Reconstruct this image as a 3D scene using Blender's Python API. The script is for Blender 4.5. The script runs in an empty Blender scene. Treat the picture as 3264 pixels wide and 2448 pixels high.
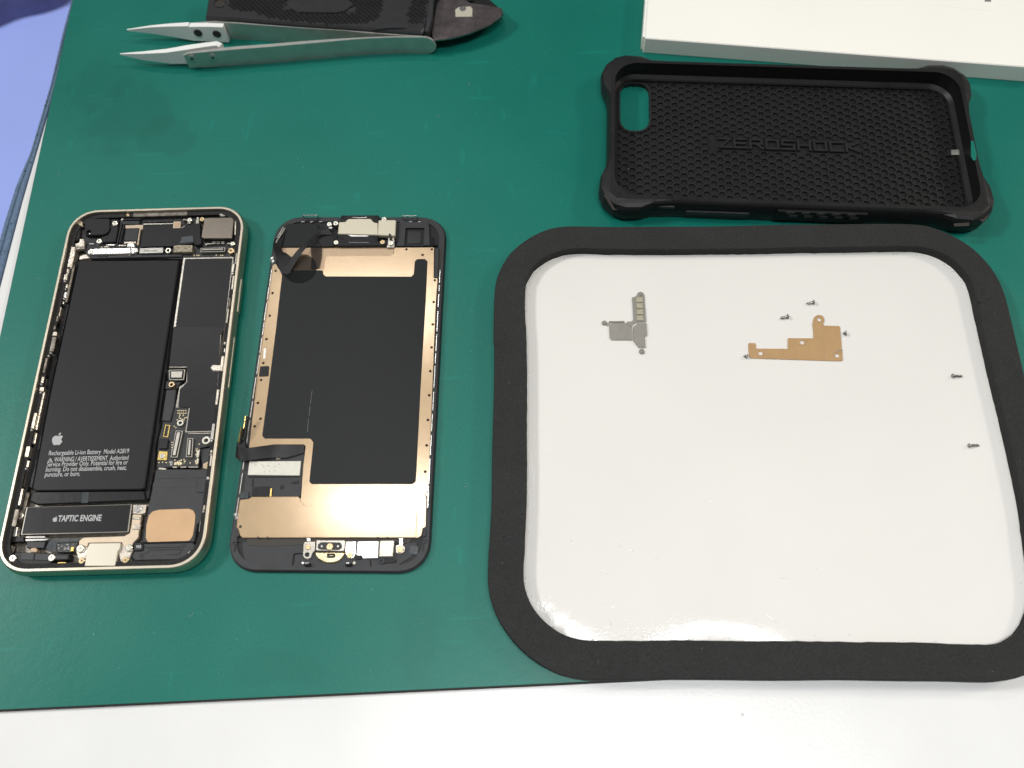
import bpy, math, random
from mathutils import Vector, Matrix
from mathutils.geometry import tessellate_polygon
random.seed(7)
# ------------------------------------------------------------------ camera, world, lamps, exposure
SC = bpy.context.scene
COL = SC.collection
MM = 0.001
FPX, PITCH, ROLL, CAMH = 2698.65, 1.161629, -0.0357593, 275.484      # focal length in px of a 3264 px wide frame, mm
_fw = Vector((0, math.cos(PITCH), -math.sin(PITCH))); _r0 = Vector((1, 0, 0)); _u0 = _r0.cross(_fw)
_rt = _r0 * math.cos(ROLL) + _u0 * math.sin(ROLL); _up = -_r0 * math.sin(ROLL) + _u0 * math.cos(ROLL)
cd = bpy.data.cameras.new('camera'); cam = bpy.data.objects.new('camera', cd); COL.objects.link(cam)
cam.matrix_world = Matrix(((_rt.x, _up.x, -_fw.x, 0), (_rt.y, _up.y, -_fw.y, 0), (_rt.z, _up.z, -_fw.z, CAMH * MM), (0, 0, 0, 1)))
cd.sensor_fit = 'HORIZONTAL'; cd.sensor_width = 36.0; cd.lens = 36.0 * FPX / 3264.0
cd.clip_start = 0.01; cd.clip_end = 30.0
cd.dof.use_dof = True; cd.dof.focus_distance = 0.30; cd.dof.aperture_fstop = 29.77 / 2.0 
SC.camera = cam
w = bpy.data.worlds.new('World'); SC.world = w; w.use_nodes = True
bg = w.node_tree.nodes['Background']; bg.inputs[0].default_value = (0.92, 0.97, 1.0, 1); bg.inputs[1].default_value = 0.15
SC.view_settings.view_transform = 'Standard'; SC.view_settings.look = 'None'
SC.view_settings.exposure = 0.0; SC.view_settings.gamma = 1.0
SC.render.resolution_x, SC.render.resolution_y = 1024, 768

def lamp(name, loc, size, power, col, spread=180):
    l = bpy.data.lights.new(name, 'AREA'); l.shape = 'RECTANGLE'; l.size, l.size_y = size; l.energy = power; l.color = col; l.spread = math.radians(spread)
    o = bpy.data.objects.new(name, l); COL.objects.link(o); o.location = loc
    return o
lamp('ceiling_lamp', (-0.35, 0.635, 2.0), (0.34, 0.05), 3.6, (1.0, 0.985, 0.96))
lamp('ceiling_lamp', (-0.42, 1.24, 2.0), (0.40, 0.16), 3.6, (1.0, 0.99, 0.97))
lamp('ceiling_lamp', (-1.12, 1.32, 2.0), (0.30, 0.10), 3.0, (1.0, 0.99, 0.97))
lamp('ceiling_lamp', (-2.10, 0.62, 2.0), (0.50, 0.45), 56.0, (1.0, 0.985, 0.95))
lamp('ceiling_lamp', (0.10, -0.10, 1.1), (0.50, 0.15), 1.45, (0.98, 0.99, 1.0), 75)
lamp('ceiling_lamp', (2.50, 0.90, 2.0), (0.60, 0.50), 42.0, (1.0, 0.89, 0.75))  # warm fill light added from the right

# ------------------------------------------------------------------ helpers
CROPS = {'F': (0, 0, 1.0), 'A': (0, 640, 2.765), 'B': (0, 1240, 2.765), 'C': (700, 640, 2.765), 'D': (700, 1240, 2.765),
         'k': (1880, 140, 2.676), 'K': (2500, 140, 2.6754), 'm': (1880, 880, 5.53), 'M': (2340, 900, 5.53), 'n': (2960, 1130, 4.74),
         'w': (360, 0, 1.728), 'x': (580, 0, 4.254), 'y': (1080, 0, 3.95), 'b': (1960, 0, 1.696),
         'a': (200, 640, 7.373), 'e': (500, 640, 7.373), 'c': (0, 1640, 7.373), 'd': (400, 1640, 7.373)}
def W(c, x, y, z):
    """point of the plane z (mm) that the survey photo shows at (x, y) of plan sheet c"""
    ox, oy, s = CROPS[c]
    u, v = ox + x / s, oy + y / s
    d = _fw + _rt * ((u - 1632) / FPX) - _up * ((v - 1224) / FPX)
    k = (z - CAMH) / d.z
    return (d.x * k, d.y * k)
def P(c, pts, z): return [W(c, x, y, z) for x, y in pts]

def area(p): return 0.5 * sum(p[i][0] * p[(i + 1) % len(p)][1] - p[(i + 1) % len(p)][0] * p[i][1] for i in range(len(p)))
def ccw(p): return list(p) if area(p) > 0 else list(p)[::-1]
def fillet(p, r, n=4, keep=False):
    p = ccw(p); out = []; N = len(p)
    for i in range(N):
        a, b, c = Vector(p[i - 1]), Vector(p[i]), Vector(p[(i + 1) % N])
        u, v = a - b, c - b
        if u.length < 1e-6 or v.length < 1e-6: continue
        rr = r[i] if isinstance(r, (list, tuple)) else r
        ang = u.angle(v)
        if (ang > 3.05 and not keep) or rr <= 0: out.append((b.x, b.y)); continue
        ang = min(ang, 3.13)
        t = min(rr / math.tan(ang / 2), u.length * .45, v.length * .45)
        s, e = b + u.normalized() * t, b + v.normalized() * t
        for k in range(n + 1):
            q = k / n
            pt = s * (1 - q) ** 2 + b * 2 * q * (1 - q) + e * q ** 2
            out.append((pt.x, pt.y))
    return out
def offset(p, d):
    """ccw polygon moved inward by d"""
    N = len(p); out = []
    for i in range(N):
        a, b, c = Vector(p[i - 1]), Vector(p[i]), Vector(p[(i + 1) % N])
        e1, e2 = (b - a), (c - b)
        if e1.length < 1e-7: e1 = e2
        if e2.length < 1e-7: e2 = e1
        if e1.length < 1e-7: out.append(p[i]); continue
        n1 = Vector((-e1.y, e1.x)).normalized(); n2 = Vector((-e2.y, e2.x)).normalized()
        m = n1 + n2
        m = n1 if m.length < 1e-4 else m.normalized()
        k = d / max(0.35, m.dot(n1))
        out.append((b.x + m.x * k, b.y + m.y * k))
    return out
def circle(cx, cy, r, n=24): return [(cx + r * math.cos(2 * math.pi * i / n), cy + r * math.sin(2 * math.pi * i / n)) for i in range(n)]
def rrect(w, l, r, cx=0, cy=0, rot=0, n=10, sup=2.0):
    out = []
    for k, (sx, sy) in enumerate([(1, 1), (-1, 1), (-1, -1), (1, -1)]):
        for i in range(n + 1):
            a = math.pi / 2 * (k + i / n)
            ca, sa = math.cos(a), math.sin(a)
            x = sx * (w / 2 - r) + r * math.copysign(abs(ca) ** (2 / sup), ca); y = sy * (l / 2 - r) + r * math.copysign(abs(sa) ** (2 / sup), sa)
            out.append((x, y))
    c, s = math.cos(rot), math.sin(rot)
    return [(cx + c * x - s * y, cy + s * x + c * y) for x, y in out]

class MB:
    def __init__(s): s.v = []; s.f = []; s.sm = []
    def add(s, vs, fs, smooth=False):
        o = len(s.v); s.v += [tuple(v) for v in vs]
        for f in fs: s.f.append([o + i for i in f]); s.sm.append(smooth)
        return s
    def cap(s, rings, z, up=True):
        """rings: outer + holes, flat at height z"""
        polys = [[Vector((x, y, 0)) for x, y in r] for r in rings]
        flat = [p for r in polys for p in r]
        fs = []
        for t in tessellate_polygon(polys):
            a, b, c = flat[t[0]], flat[t[1]], flat[t[2]]
            ar = (b.x - a.x) * (c.y - a.y) - (b.y - a.y) * (c.x - a.x)
            if abs(ar) < 1e-9: continue
            fs.append(t if (ar > 0) == up else (t[2], t[1], t[0]))
        return s.add([(p.x, p.y, z) for p in flat], fs)
    def band(s, r0, z0, r1, z1, smooth=False, flip=False):
        n = len(r0); vs = [(x, y, z0) for x, y in r0] + [(x, y, z1) for x, y in r1]
        fs = [(i, (i + 1) % n, n + (i + 1) % n, n + i) for i in range(n)]
        if flip: fs = [f[::-1] for f in fs]
        return s.add(vs, fs, smooth)
    def plate(s, pts, z0, z1, bev=0.0, holes=(), r=0.0, smooth=False, bottom=True):
        p = fillet(pts, r) if r > 0 else ccw(pts)
        hs = [ccw(h) for h in holes]
        if bev > 0:
            q = offset(p, bev); s.band(p, z0, p, z1 - bev, smooth); s.band(p, z1 - bev, q, z1, smooth); s.cap([q] + hs, z1)
        else:
            s.band(p, z0, p, z1, smooth); s.cap([p] + hs, z1)
        for h in hs: s.band(h, z0, h, z1, smooth, flip=True)
        if bottom: s.cap([p] + hs, z0, up=False)
        return s
    def box(s, x0, x1, y0, y1, z0, z1, bev=0.0): return s.plate([(x0, y0), (x1, y0), (x1, y1), (x0, y1)], z0, z1, bev)
    def cyl(s, cx, cy, r, z0, z1, bev=0.0, n=20): return s.plate(circle(cx, cy, r, n), z0, z1, bev, smooth=False)
    def tube(s, pts, r, n=8, caps=True):
        rings = []
        for i, p in enumerate(pts):
            p = Vector(p); a = Vector(pts[max(0, i - 1)]); b = Vector(pts[min(len(pts) - 1, i + 1)])
            t = (b - a).normalized(); ref = Vector((0, 0, 1)) if abs(t.z) < .9 else Vector((1, 0, 0))
            x = t.cross(ref).normalized(); y = t.cross(x)
            rr = r[i] if isinstance(r, (list, tuple)) else r
            rings.append([p + x * rr * math.cos(2 * math.pi * k / n) + y * rr * math.sin(2 * math.pi * k / n) for k in range(n)])
        vs = [v for g in rings for v in g]; fs = []
        for i in range(len(rings) - 1):
            for k in range(n): fs.append((i * n + k, i * n + (k + 1) % n, (i + 1) * n + (k + 1) % n, (i + 1) * n + k))
        s.add(vs, fs, True)
        if caps: s.add(rings[0], [tuple(range(n))]); s.add(rings[-1], [tuple(range(n))[::-1]])
        return s
    def sheet(s, L, R, th=0.12, smooth=True):
        """ribbon between two 3-D polylines, with thickness"""
        n = len(L); up = Vector((0, 0, th))
        vs = [Vector(p) for p in L] + [Vector(p) for p in R]; vs += [p - up for p in vs]
        fs = []
        for i in range(n - 1):
            fs.append((i, n + i, n + i + 1, i + 1)); fs.append((2 * n + i, 2 * n + i + 1, 3 * n + i + 1, 3 * n + i))
            fs.append((i, i + 1, 2 * n + i + 1, 2 * n + i)); fs.append((n + i, 3 * n + i, 3 * n + i + 1, n + i + 1))
        fs.append((0, 2 * n, 3 * n, n)); fs.append((n - 1, 2 * n - 1, 4 * n - 1, 3 * n - 1))
        return s.add(vs, fs, smooth)
    def obj(s, name, mat, parent=None, **props):
        o0 = Vector(parent['_o']) if parent is not None else Vector(props.pop('loc', (0, 0, 0)))
        me = bpy.data.meshes.new(name)
        me.from_pydata([((x - o0.x) * MM, (y - o0.y) * MM, (z - o0.z) * MM) for x, y, z in s.v], [], s.f)
        me.polygons.foreach_set('use_smooth', s.sm)
        me.materials.append(mat); me.validate(); me.update()
        o = bpy.data.objects.new(name, me); COL.objects.link(o)
        if parent is not None: o.parent = parent
        else: o.location = o0 * MM
        o['_o'] = tuple(o0)
        for k, v in props.items(): o[k] = v
        return o
def thing(name, label, cat, loc, group=None):
    o = bpy.data.objects.new(name, None); COL.objects.link(o); o.empty_display_size = 0.01
    o.location = Vector(loc) * MM; o['_o'] = tuple(loc); o['label'] = label; o['category'] = cat
    if group: o['group'] = group
    return o
def tag(o, label=None, cat=None, kind=None, group=None):
    for k, v in (('label', label), ('category', cat), ('kind', kind), ('group', group)):
        if v: o[k] = v
    return o

def material(name, col, rough=0.5, metal=0.0, spec=0.5, bump=None, var=None, coat=0.0, alpha=1.0, rvar=None, aniso=0.0, speck=None, stain=None, emit=None, streak=None):
    m = bpy.data.materials.new(name); m.use_nodes = True
    nt = m.node_tree; N = nt.nodes; L = nt.links
    b = N['Principled BSDF']; b.inputs['Roughness'].default_value = rough; b.inputs['Metallic'].default_value = metal
    b.inputs['Specular IOR Level'].default_value = spec; b.inputs['Coat Weight'].default_value = coat; b.inputs['Coat Roughness'].default_value = 0.08
    b.inputs['Alpha'].default_value = alpha
    tc = N.new('ShaderNodeTexCoord')
    def noise(scale, detail=3.0, rgh=.55, stretch=None):
        n = N.new('ShaderNodeTexNoise'); n.inputs['Scale'].default_value = scale; n.inputs['Detail'].default_value = detail; n.inputs['Roughness'].default_value = rgh
        if stretch:
            mp = N.new('ShaderNodeMapping'); mp.inputs['Scale'].default_value = stretch; L.new(tc.outputs['Object'], mp.inputs[0]); L.new(mp.outputs[0], n.inputs['Vector'])
        else: L.new(tc.outputs['Object'], n.inputs['Vector'])
        return n
    def ramp(src, lo, hi, a, c):
        r = N.new('ShaderNodeMapRange'); r.inputs['From Min'].default_value = lo; r.inputs['From Max'].default_value = hi
        r.inputs['To Min'].default_value = a; r.inputs['To Max'].default_value = c; L.new(src, r.inputs['Value']); return r.outputs[0]
    rgb = N.new('ShaderNodeRGB'); rgb.outputs[0].default_value = (*col, 1); cur = rgb.outputs[0]
    def mul(cur, fac):
        v = N.new('ShaderNodeVectorMath'); v.operation = 'SCALE'; L.new(cur, v.inputs[0]); L.new(fac, v.inputs['Scale']); return v.outputs[0]
    def mix(cur, fac, c2):
        x = N.new('ShaderNodeMix'); x.data_type = 'RGBA'; L.new(fac, x.inputs['Factor']); L.new(cur, x.inputs['A']); x.inputs['B'].default_value = (*c2, 1); return x.outputs['Result']
    if var:
        for sc, am in var:
            cur = mul(cur, ramp(noise(sc).outputs['Fac'], .3, .7, 1 - am, 1 + am))
    if speck:                                  # (cell scale, size, colour, amount)
        for sc, sz, c2, thr in speck:
            vo = N.new('ShaderNodeTexVoronoi'); vo.inputs['Scale'].default_value = sc; L.new(tc.outputs['Object'], vo.inputs['Vector'])
            near = ramp(vo.outputs['Distance'], sz * .7, sz, 1, 0)
            sep = N.new('ShaderNodeSeparateColor'); L.new(vo.outputs['Color'], sep.inputs[0])
            few = ramp(sep.outputs[0], thr, thr + .01, 0, 1)
            mm_ = N.new('ShaderNodeMath'); mm_.operation = 'MULTIPLY'; L.new(near, mm_.inputs[0]); L.new(few, mm_.inputs[1])
            cur = mix(cur, mm_.outputs[0], c2)
    if streak:                                 # faint rubbed streaks: (scale, stretch, threshold, gain)
        for sc, stt, thr, gn in streak:
            cur = mul(cur, ramp(noise(sc, 2, .5, stt).outputs['Fac'], thr, thr + .08, 1, 1 + gn))
    if stain:                                  # (x, y, rx, ry, strength) in metres, object space
        for (sx, sy, rx, ry, st) in stain:
            mp = N.new('ShaderNodeMapping'); mp.vector_type = 'POINT'
            mp.inputs['Location'].default_value = (-sx / rx, -sy / ry, 0); mp.inputs['Scale'].default_value = (1 / rx, 1 / ry, 1)
            L.new(tc.outputs['Object'], mp.inputs[0])
            le = N.new('ShaderNodeVectorMath'); le.operation = 'LENGTH'; L.new(mp.outputs[0], le.inputs[0])
            ns = noise(45, 3); ad = N.new('ShaderNodeMath'); ad.operation = 'ADD'; L.new(le.outputs['Value'], ad.inputs[0])
            L.new(ramp(ns.outputs['Fac'], .3, .7, -.45, .45), ad.inputs[1])
            cur = mul(cur, ramp(ad.outputs[0], .75, 1.05, 1 - st, 1))
    L.new(cur, b.inputs['Base Color'])
    if rvar:
        sc, am = rvar; L.new(ramp(noise(sc).outputs['Fac'], .3, .7, max(.02, rough - am), rough + am), b.inputs['Roughness'])
    if bump:
        last = None
        for bm in bump:
            sc, st = bm[0], bm[1]
            bn = N.new('ShaderNodeBump'); bn.inputs['Strength'].default_value = 1.0; bn.inputs['Distance'].default_value = st * MM
            L.new(noise(sc, 3, .6, bm[2] if len(bm) > 2 else None).outputs['Fac'], bn.inputs['Height'])
            if last: L.new(last.outputs[0], bn.inputs['Normal'])
            last = bn
        L.new(last.outputs[0], b.inputs['Normal'])
    if emit: b.inputs['Emission Color'].default_value = (*emit, 1); b.inputs['Emission Strength'].default_value = 1
    return m

M = {}
def _st(u, v, rx, ry, s): p = W('F', u, v, 0); return ((p[0] - 60) * MM, (p[1] - 170) * MM, rx * MM, ry * MM, s)
MSTAIN = [_st(400, 370, 22, 15, .11), _st(530, 440, 13, 11, .10), _st(300, 300, 14, 16, .08), _st(900, 2130, 20, 7, .07), _st(1330, 2080, 9, 14, .08)]
M['mat'] = material('mat_green', (0.004, 0.142, 0.108),   .37, spec=.29, bump=[(2200, .035), (350, .05)], var=[(9, .10), (1500, .10)], rvar=(9, .09),
                    speck=[(420, .10, (.10, .30, .25), .975), (900, .12, (.06, .24, .19), .93), (210, .07, (.004, .06, .045), .955)], streak=[(22, (1.5, 14, 1), .66, .15), (20, (9, 2.5, 1), .67, .15)], stain=MSTAIN)
M['mat_core'] = material('mat_core_brown', (.028, .022, .020), .8, var=[(900, .2)])
M['desk'] = material('white_laminate', (.72, .72, .71), .30, bump=[(900, .05), (2500, .02)], var=[(30, .03)], speck=[(120, .06, (.45, .44, .42), .97)])
M['strip'] = material('speckled_blue_rubber', (.105, .165, .25), .85, bump=[(1500, .15)], var=[(700, .18)], speck=[(420, .22, (.02, .03, .06), .72)])
M['floor'] = material('lavender_floor', (.36, .46, .98), .75, var=[(4, .05)])
M['mound'] = material('dusky_purple', (.14, .15, .30), .9, var=[(30, .2)])
M['foam'] = material('black_foam', (.022, .022, .022), .85, spec=.3, bump=[(3500, .06), (1200, .06)], var=[(2500, .35), (60, .08)], speck=[(500, .10, (.10, .10, .10), .93), (160, .10, (.006, .006, .006), .93)])
M['dish'] = material('glossy_white_plastic', (.725, .71, .675), .09, bump=[(1300, .055), (160, .03)], var=[(18, .015), (5, .01)],
                     speck=[(90, .05, (.30, .29, .27), .93)])
M['carton'] = material('white_carton', (.90, .885, .82), .55, bump=[(1200, .02)], var=[(20, .015)])
M['label'] = material('cream_label', (.66, .64, .56), .5, bump=[(1500, .02)], var=[(500, .05)])
M['cup'] = material('pale_brass_cup', (.62, .52, .33), .25, 1.0, bump=[(900, .03)], var=[(700, .3)])
M['carton_print'] = material('grey_carton_print', (.18, .18, .18), .6)
M['rubber'] = material('black_rubber', (.011, .011, .0115), .45, spec=.28, bump=[(2600, .04)], var=[(700, .15)], rvar=(60, .10), speck=[(300, .07, (.14, .14, .14), .985)])
M['rubber_in'] = material('black_soft_plastic', (.0165, .0165, .017), .44, spec=.28, bump=[(2400, .03)], var=[(500, .15)], speck=[(300, .08, (.2, .2, .2), .985)])
M['carbon'] = material('dark_checked_patch', (.045, .045, .045), .5)
M['grey_pad'] = material('grey_label_pad', (.22, .22, .19), .6, var=[(900, .3)])
M['steel'] = material('brushed_steel', (.46, .45, .42), .33, 1.0, bump=[(900, .01, (1, 12, 1))], var=[(500, .08)])
M['steel_bright'] = material('bright_steel', (.78, .76, .73), .22, .8, bump=[(700, .012)], var=[(300, .06)])
M['tweezer'] = material('satin_tweezer_steel', (.56, .565, .53), .34, .75, bump=[(2500, .02)], var=[(200, .08)])
M['ceramic'] = material('white_ceramic', (.82, .83, .81), .35, spec=.5)
M['recess'] = material('dark_screw_recess', (.035, .03, .025), .5, .3)
M['blade'] = material('stained_blade_steel', (.27, .225, .225), .22, .9, bump=[(160, .02), (1200, .006)], var=[(90, .22), (500, .10)], rvar=(200, .08))
M['grip'] = material('black_grip_plastic', (.022, .022, .023), .34, spec=.5, bump=[(2600, .03)], var=[(300, .15)])
M['frame'] = material('starlight_aluminium', (.56, .50, .40), .33, .95, bump=[(2500, .006)], var=[(90, .06)])
M['antenna'] = material('antenna_line_plastic', (.62, .60, .54), .5)
M['chassis'] = material('chassis_grey_metal', (.20, .18, .155), .42, .9, bump=[(1100, .06)], var=[(600, .4)])
M['clip'] = material('nickel_clip', (.62, .56, .48), .28, .8, bump=[(1200, .05)], var=[(500, .25)])
M['black'] = material('matte_black_plastic', (.010, .010, .011), .45, spec=.3, bump=[(2400, .02)], var=[(500, .15)])
M['board'] = material('black_circuit_board', (.008, .008, .009), .35, bump=[(900, .12)], var=[(900, .4)], speck=[(900, .14, (.22, .21, .19), .90)])
M['gasket'] = material('rough_black_gasket', (.013, .012, .012), .8, bump=[(1500, .3)], var=[(1200, .5)], speck=[(800, .16, (.13, .12, .10), .90)])
M['battery'] = material('battery_wrap', (.015, .015, .017), .40, spec=.2, bump=[(2400, .015), (60, .05)], var=[(900, .05)], speck=[(350, .06, (.12, .12, .12), .98)])
M['tape'] = material('black_tape', (.010, .010, .011), .30, spec=.3, bump=[(200, .08)], var=[(500, .1)])
M['print'] = material('light_grey_print', (.40, .40, .40), .5)
M['sticker'] = material('black_film_sticker', (.013, .013, .015), .30, spec=.22, bump=[(80, .06), (2500, .01)], speck=[(300, .07, (.2, .2, .2), .985)])
M['silver'] = material('silver_shield', (.42, .395, .35), .26, .8, bump=[(1500, .01)], var=[(400, .08)])
M['brushed'] = material('camera_brushed_metal', (.22, .19, .16), .28, 1.0, bump=[(2400, .01)], var=[(900, .04)])
M['gold'] = material('gold_contacts', (.83, .60, .20), .28, 1.0, bump=[(1500, .02)])
M['goldpad'] = material('pale_gold_pads', (.80, .68, .42), .5, .4)
M['copper'] = material('copper_tinted_plate', (.56, .40, .24), .165, .22, spec=.75, bump=[(1600, .004), (260, .003)], var=[(300, .025)], rvar=(200, .02))
M['copper_dark'] = material('dull_bronze_plate', (.44, .31, .195), .30, .16, bump=[(1600, .004)], var=[(300, .04)])
M['foil'] = material('copper_foil_patch', (.56, .36, .20), .62, .25, bump=[(120, .08)], var=[(150, .06)], speck=[(260, .10, (.75, .55, .38), .9)])
M['beige'] = material('beige_flex', (.52, .42, .31), .4, .5, var=[(300, .08)])
M['graphite'] = material('graphite_sheet', (.012, .013, .014), .38, spec=.2, bump=[(2400, .012), (40, .06)], var=[(8, .10), (900, .05)], speck=[(160, .035, (.4, .4, .4), .985)])
M['slate'] = material('dark_grey_plastic', (.029, .030, .033), .45, spec=.35, bump=[(2000, .03)], var=[(300, .12)])
M['cream'] = material('cream_painted_metal', (.60, .56, .46), .36, .35, bump=[(900, .01)])
M['cream_plate'] = material('pale_khaki_plate', (.60, .555, .43), .42, .35, bump=[(1500, .015)])
M['screw'] = material('screw_silver', (.74, .71, .62), .28, 1.0, var=[(900, .15)])
M['screw_brass'] = material('screw_brass', (.62, .47, .28), .30, 1.0, var=[(900, .25)])
M['screw_grey'] = material('loose_screw_steel', (.32, .31, .29), .32, 1.0, var=[(1500, .3)])
M['mesh_pad'] = material('woven_gold_pad', (.30, .26, .19), .45, .6, bump=[(1800, .3)], var=[(1600, .75)])
M['film'] = material('tinted_film', (.004, .005, .006), .22, spec=.1, alpha=.46)
M['clear_tape'] = material('greyish_clear_tape', (.10, .115, .125), .25, spec=.3, alpha=.55, bump=[(300, .1)])
M['glassblack'] = material('black_glass', (.006, .006, .007), .18)
M['lid'] = material('nickel_bracket_grey', (.46, .435, .385), .36, .8, bump=[(1800, .008)], var=[(400, .05)])
M['gasket_pad'] = material('khaki_fabric_pad', (.36, .34, .25), .8, bump=[(1800, .08)], var=[(1200, .15)])
M['bracket_cu'] = material('copper_bracket', (.62, .395, .195), .32, .45, bump=[(1600, .006)], var=[(250, .04)])

def screw(cx, cy, r, z0, z1, mat, parent, name='screw', arms=3):
    """pan head with a real cross recess"""
    b = MB(); n = 6 * 4; ang0 = random.random() * 3
    hole = []
    for k in range(arms * 2):
        a = ang0 + math.pi * k / arms
        rr = r * (.52 if k % 2 == 0 else .20)
        hole.append((cx + rr * math.cos(a), cy + rr * math.sin(a)))
    p = circle(cx, cy, r, n); q = circle(cx, cy, r * .86, n)
    b.band(p, z0, p, z1 - .12 * r); b.band(p, z1 - .12 * r, q, z1, True); b.cap([q, hole], z1)
    b.band(hole, z1 - .45 * r, hole, z1, flip=True); b.cap([hole], z1 - .45 * r); b.cap([p], z0, up=False)
    return b.obj(name, mat, parent)
def standoff(cx, cy, r, z0, z1, mat, parent, name='standoff'):
    return MB().plate(circle(cx, cy, r, 20), z0, z1, .08, holes=[circle(cx, cy, r * .52, 14)]).obj(name, mat, parent)
def letters(parent, mat, text, p0, p1, height, z, name='lettering', bold=0.0, th=0.03, skew=0.0, sub=None):
    cu = bpy.data.curves.new(name, 'FONT'); cu.body = text; cu.offset = bold; cu.fill_mode = 'FRONT'; cu.resolution_u = 3
    t = bpy.data.objects.new('tmp_text', cu); COL.objects.link(t)
    dg = bpy.context.evaluated_depsgraph_get(); dg.update()
    me = bpy.data.meshes.new_from_object(t.evaluated_get(dg))
    bpy.data.objects.remove(t); xs = [v.co.x for v in me.vertices]; x0, x1 = min(xs), max(xs)
    d = Vector(p1) - Vector(p0); sx = d.length / (x1 - x0); dx = d.normalized(); dy = Vector((-dx.y, dx.x)); sy = height / .70
    b = MB(); vs = []
    for v in me.vertices:
        q = Vector(p0) + dx * ((v.co.x - x0) * sx + skew * v.co.y * sy) + dy * (v.co.y * sy)
        vs.append((q.x, q.y, z + th))
    b.add(vs, [tuple(p.vertices) for p in me.polygons]); bpy.data.meshes.remove(me); bpy.data.curves.remove(cu)
    return b.obj(name, mat, parent)
FRUIT = [(0.50,0.73),(0.42,0.76),(0.33,0.775),(0.22,0.75),(0.13,0.68),(0.08,0.57),(0.075,0.44),(0.11,0.30),(0.17,0.17),(0.25,0.06),(0.33,0.005),(0.40,0.01),(0.48,0.04),(0.56,0.03),(0.64,0.0),(0.72,0.02),(0.79,0.10),(0.86,0.21),(0.90,0.30),(0.83,0.35),(0.785,0.43),(0.79,0.53),(0.83,0.61),(0.88,0.655),(0.82,0.73),(0.74,0.77),(0.65,0.775),(0.57,0.75)]
LEAF = [(0.50,0.80),(0.49,0.88),(0.54,0.96),(0.66,1.03),(0.665,0.93),(0.60,0.83)]
def fruit(parent, x, y, h, z, th=.03, name='emblem'):
    b = MB()
    for s in (FRUIT, LEAF): b.plate(ccw([(x + (px - .5) * h, y + py * h) for px, py in s]), z, z + th, bottom=False)
    return b.obj(name, M['print'], parent)
# ------------------------------------------------------------------ setting: desk, edging, floor
edge = P('F', [(275, -90), (163, 320), (69, 640), (0, 904), (-90, 1250), (-210, 1700), (-420, 2500), (-520, 2900)], -2)
desk_poly = edge + [(420, edge[-1][1]), (420, edge[0][1])]
b = MB().plate(desk_poly, -30, -2, .6)
tag(b.obj('desk', M['desk'], loc=(100, 100, -2)), kind='structure')
b = MB().box(-2500, 1500, -600, 3500, -760, -700)
tag(b.obj('floor', M['floor'], loc=(0, 0, -700)), kind='structure')
# rubber edging strip with a ribbed outer lip
out = P('F', [(233, -60), (225, 0), (196, 108), (160, 271), (95, 488), (46, 597), (11, 705), (-45, 900), (-160, 1300), (-330, 1900), (-540, 2700)], -3)
inn = P('F', [(277, -60), (262, -20), (232, 80), (178, 271), (115, 488), (83, 597), (53, 705), (2, 900), (-103, 1300), (-270, 1900), (-480, 2700)], -3)
def resample(pts, n):
    d = [0]
    for i in range(1, len(pts)): d.append(d[-1] + math.dist(pts[i], pts[i - 1]))
    o = []
    for k in range(n):
        t = d[-1] * k / (n - 1); i = max(j for j in range(len(d)) if d[j] <= t + 1e-9); i = min(i, len(pts) - 2)
        q = (t - d[i]) / (d[i + 1] - d[i]); o.append(tuple(pts[i][j] * (1 - q) + pts[i + 1][j] * q for j in range(len(pts[i]))))
    return o
NS = 260
o2, i2 = resample(out, NS), resample(inn, NS)
b = MB(); L1, L2, L3, L4, L5 = [], [], [], [], []
for k in range(NS):
    o_, i_ = Vector(o2[k]), Vector(i2[k]); mid = o_.lerp(i_, .42); rg = o_.lerp(i_, .52)
    wob = .45 * ((k % 2) - .5)
    L1.append((o_.x + wob, o_.y, -5.2)); L2.append((o_.lerp(i_, .18).x + wob * .6, o_.lerp(i_, .18).y, -2.6 + wob * .5)); L3.append((mid.x, mid.y, -3.6)); L4.append((rg.x, rg.y, -2.8)); L5.append((i_.x - .1, i_.y, -2.6))
for a, c in ((L1, L2), (L2, L3), (L3, L4), (L4, L5)): b.sheet(a, c, 1.0)
tag(b.obj('edge_strip', M['strip'], loc=(-190, 200, -3)), 'speckled blue-grey rubber strip with a ribbed lip along the left edge of the white desk', 'edging')
cx_, cy_ = W('F', -130, -155, -640)  # low dark form added for a blurred floor shape of unknown identity
b = MB(); rings = 14; seg = 40; vs = []; fs = []
for i in range(rings + 1):
    a = math.pi / 2 * i / rings; rr = math.cos(a) ** .6; zz = -700 + 110 * math.sin(a) ** .8
    for k in range(seg):
        t = 2 * math.pi * k / seg; lump = 1 + .10 * math.sin(3 * t + 1) + .05 * math.sin(7 * t)
        vs.append((cx_ + 170 * rr * lump * math.cos(t), cy_ + 105 * rr * lump * math.sin(t), zz))
for i in range(rings):
    for k in range(seg): fs.append((i * seg + k, i * seg + (k + 1) % seg, (i + 1) * seg + (k + 1) % seg, (i + 1) * seg + k))
b.add(vs, fs, True)
tag(b.obj('mound', M['mound'], loc=(cx_, cy_, -700)), 'unidentified dark purplish out-of-focus cushion on the lavender floor in the upper left corner', 'mound')

# ------------------------------------------------------------------ cutting mat
mat_poly = P('F', [(0 - 320, 2262 + 330 * .0), ], 0)
mbl0, mbl1 = W('F', 0, 2262, 0), W('F', 1640, 2184, 0)
mtl0, mtl1 = W('F', 232, 0, 0), W('F', 47, 857, 0)
def line_x(p, q, y): return p[0] + (q[0] - p[0]) * (y - p[1]) / (q[1] - p[1])
def line_y(p, q, x): return p[1] + (q[1] - p[1]) * (x - p[0]) / (q[0] - p[0])
ytop = 392
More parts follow.
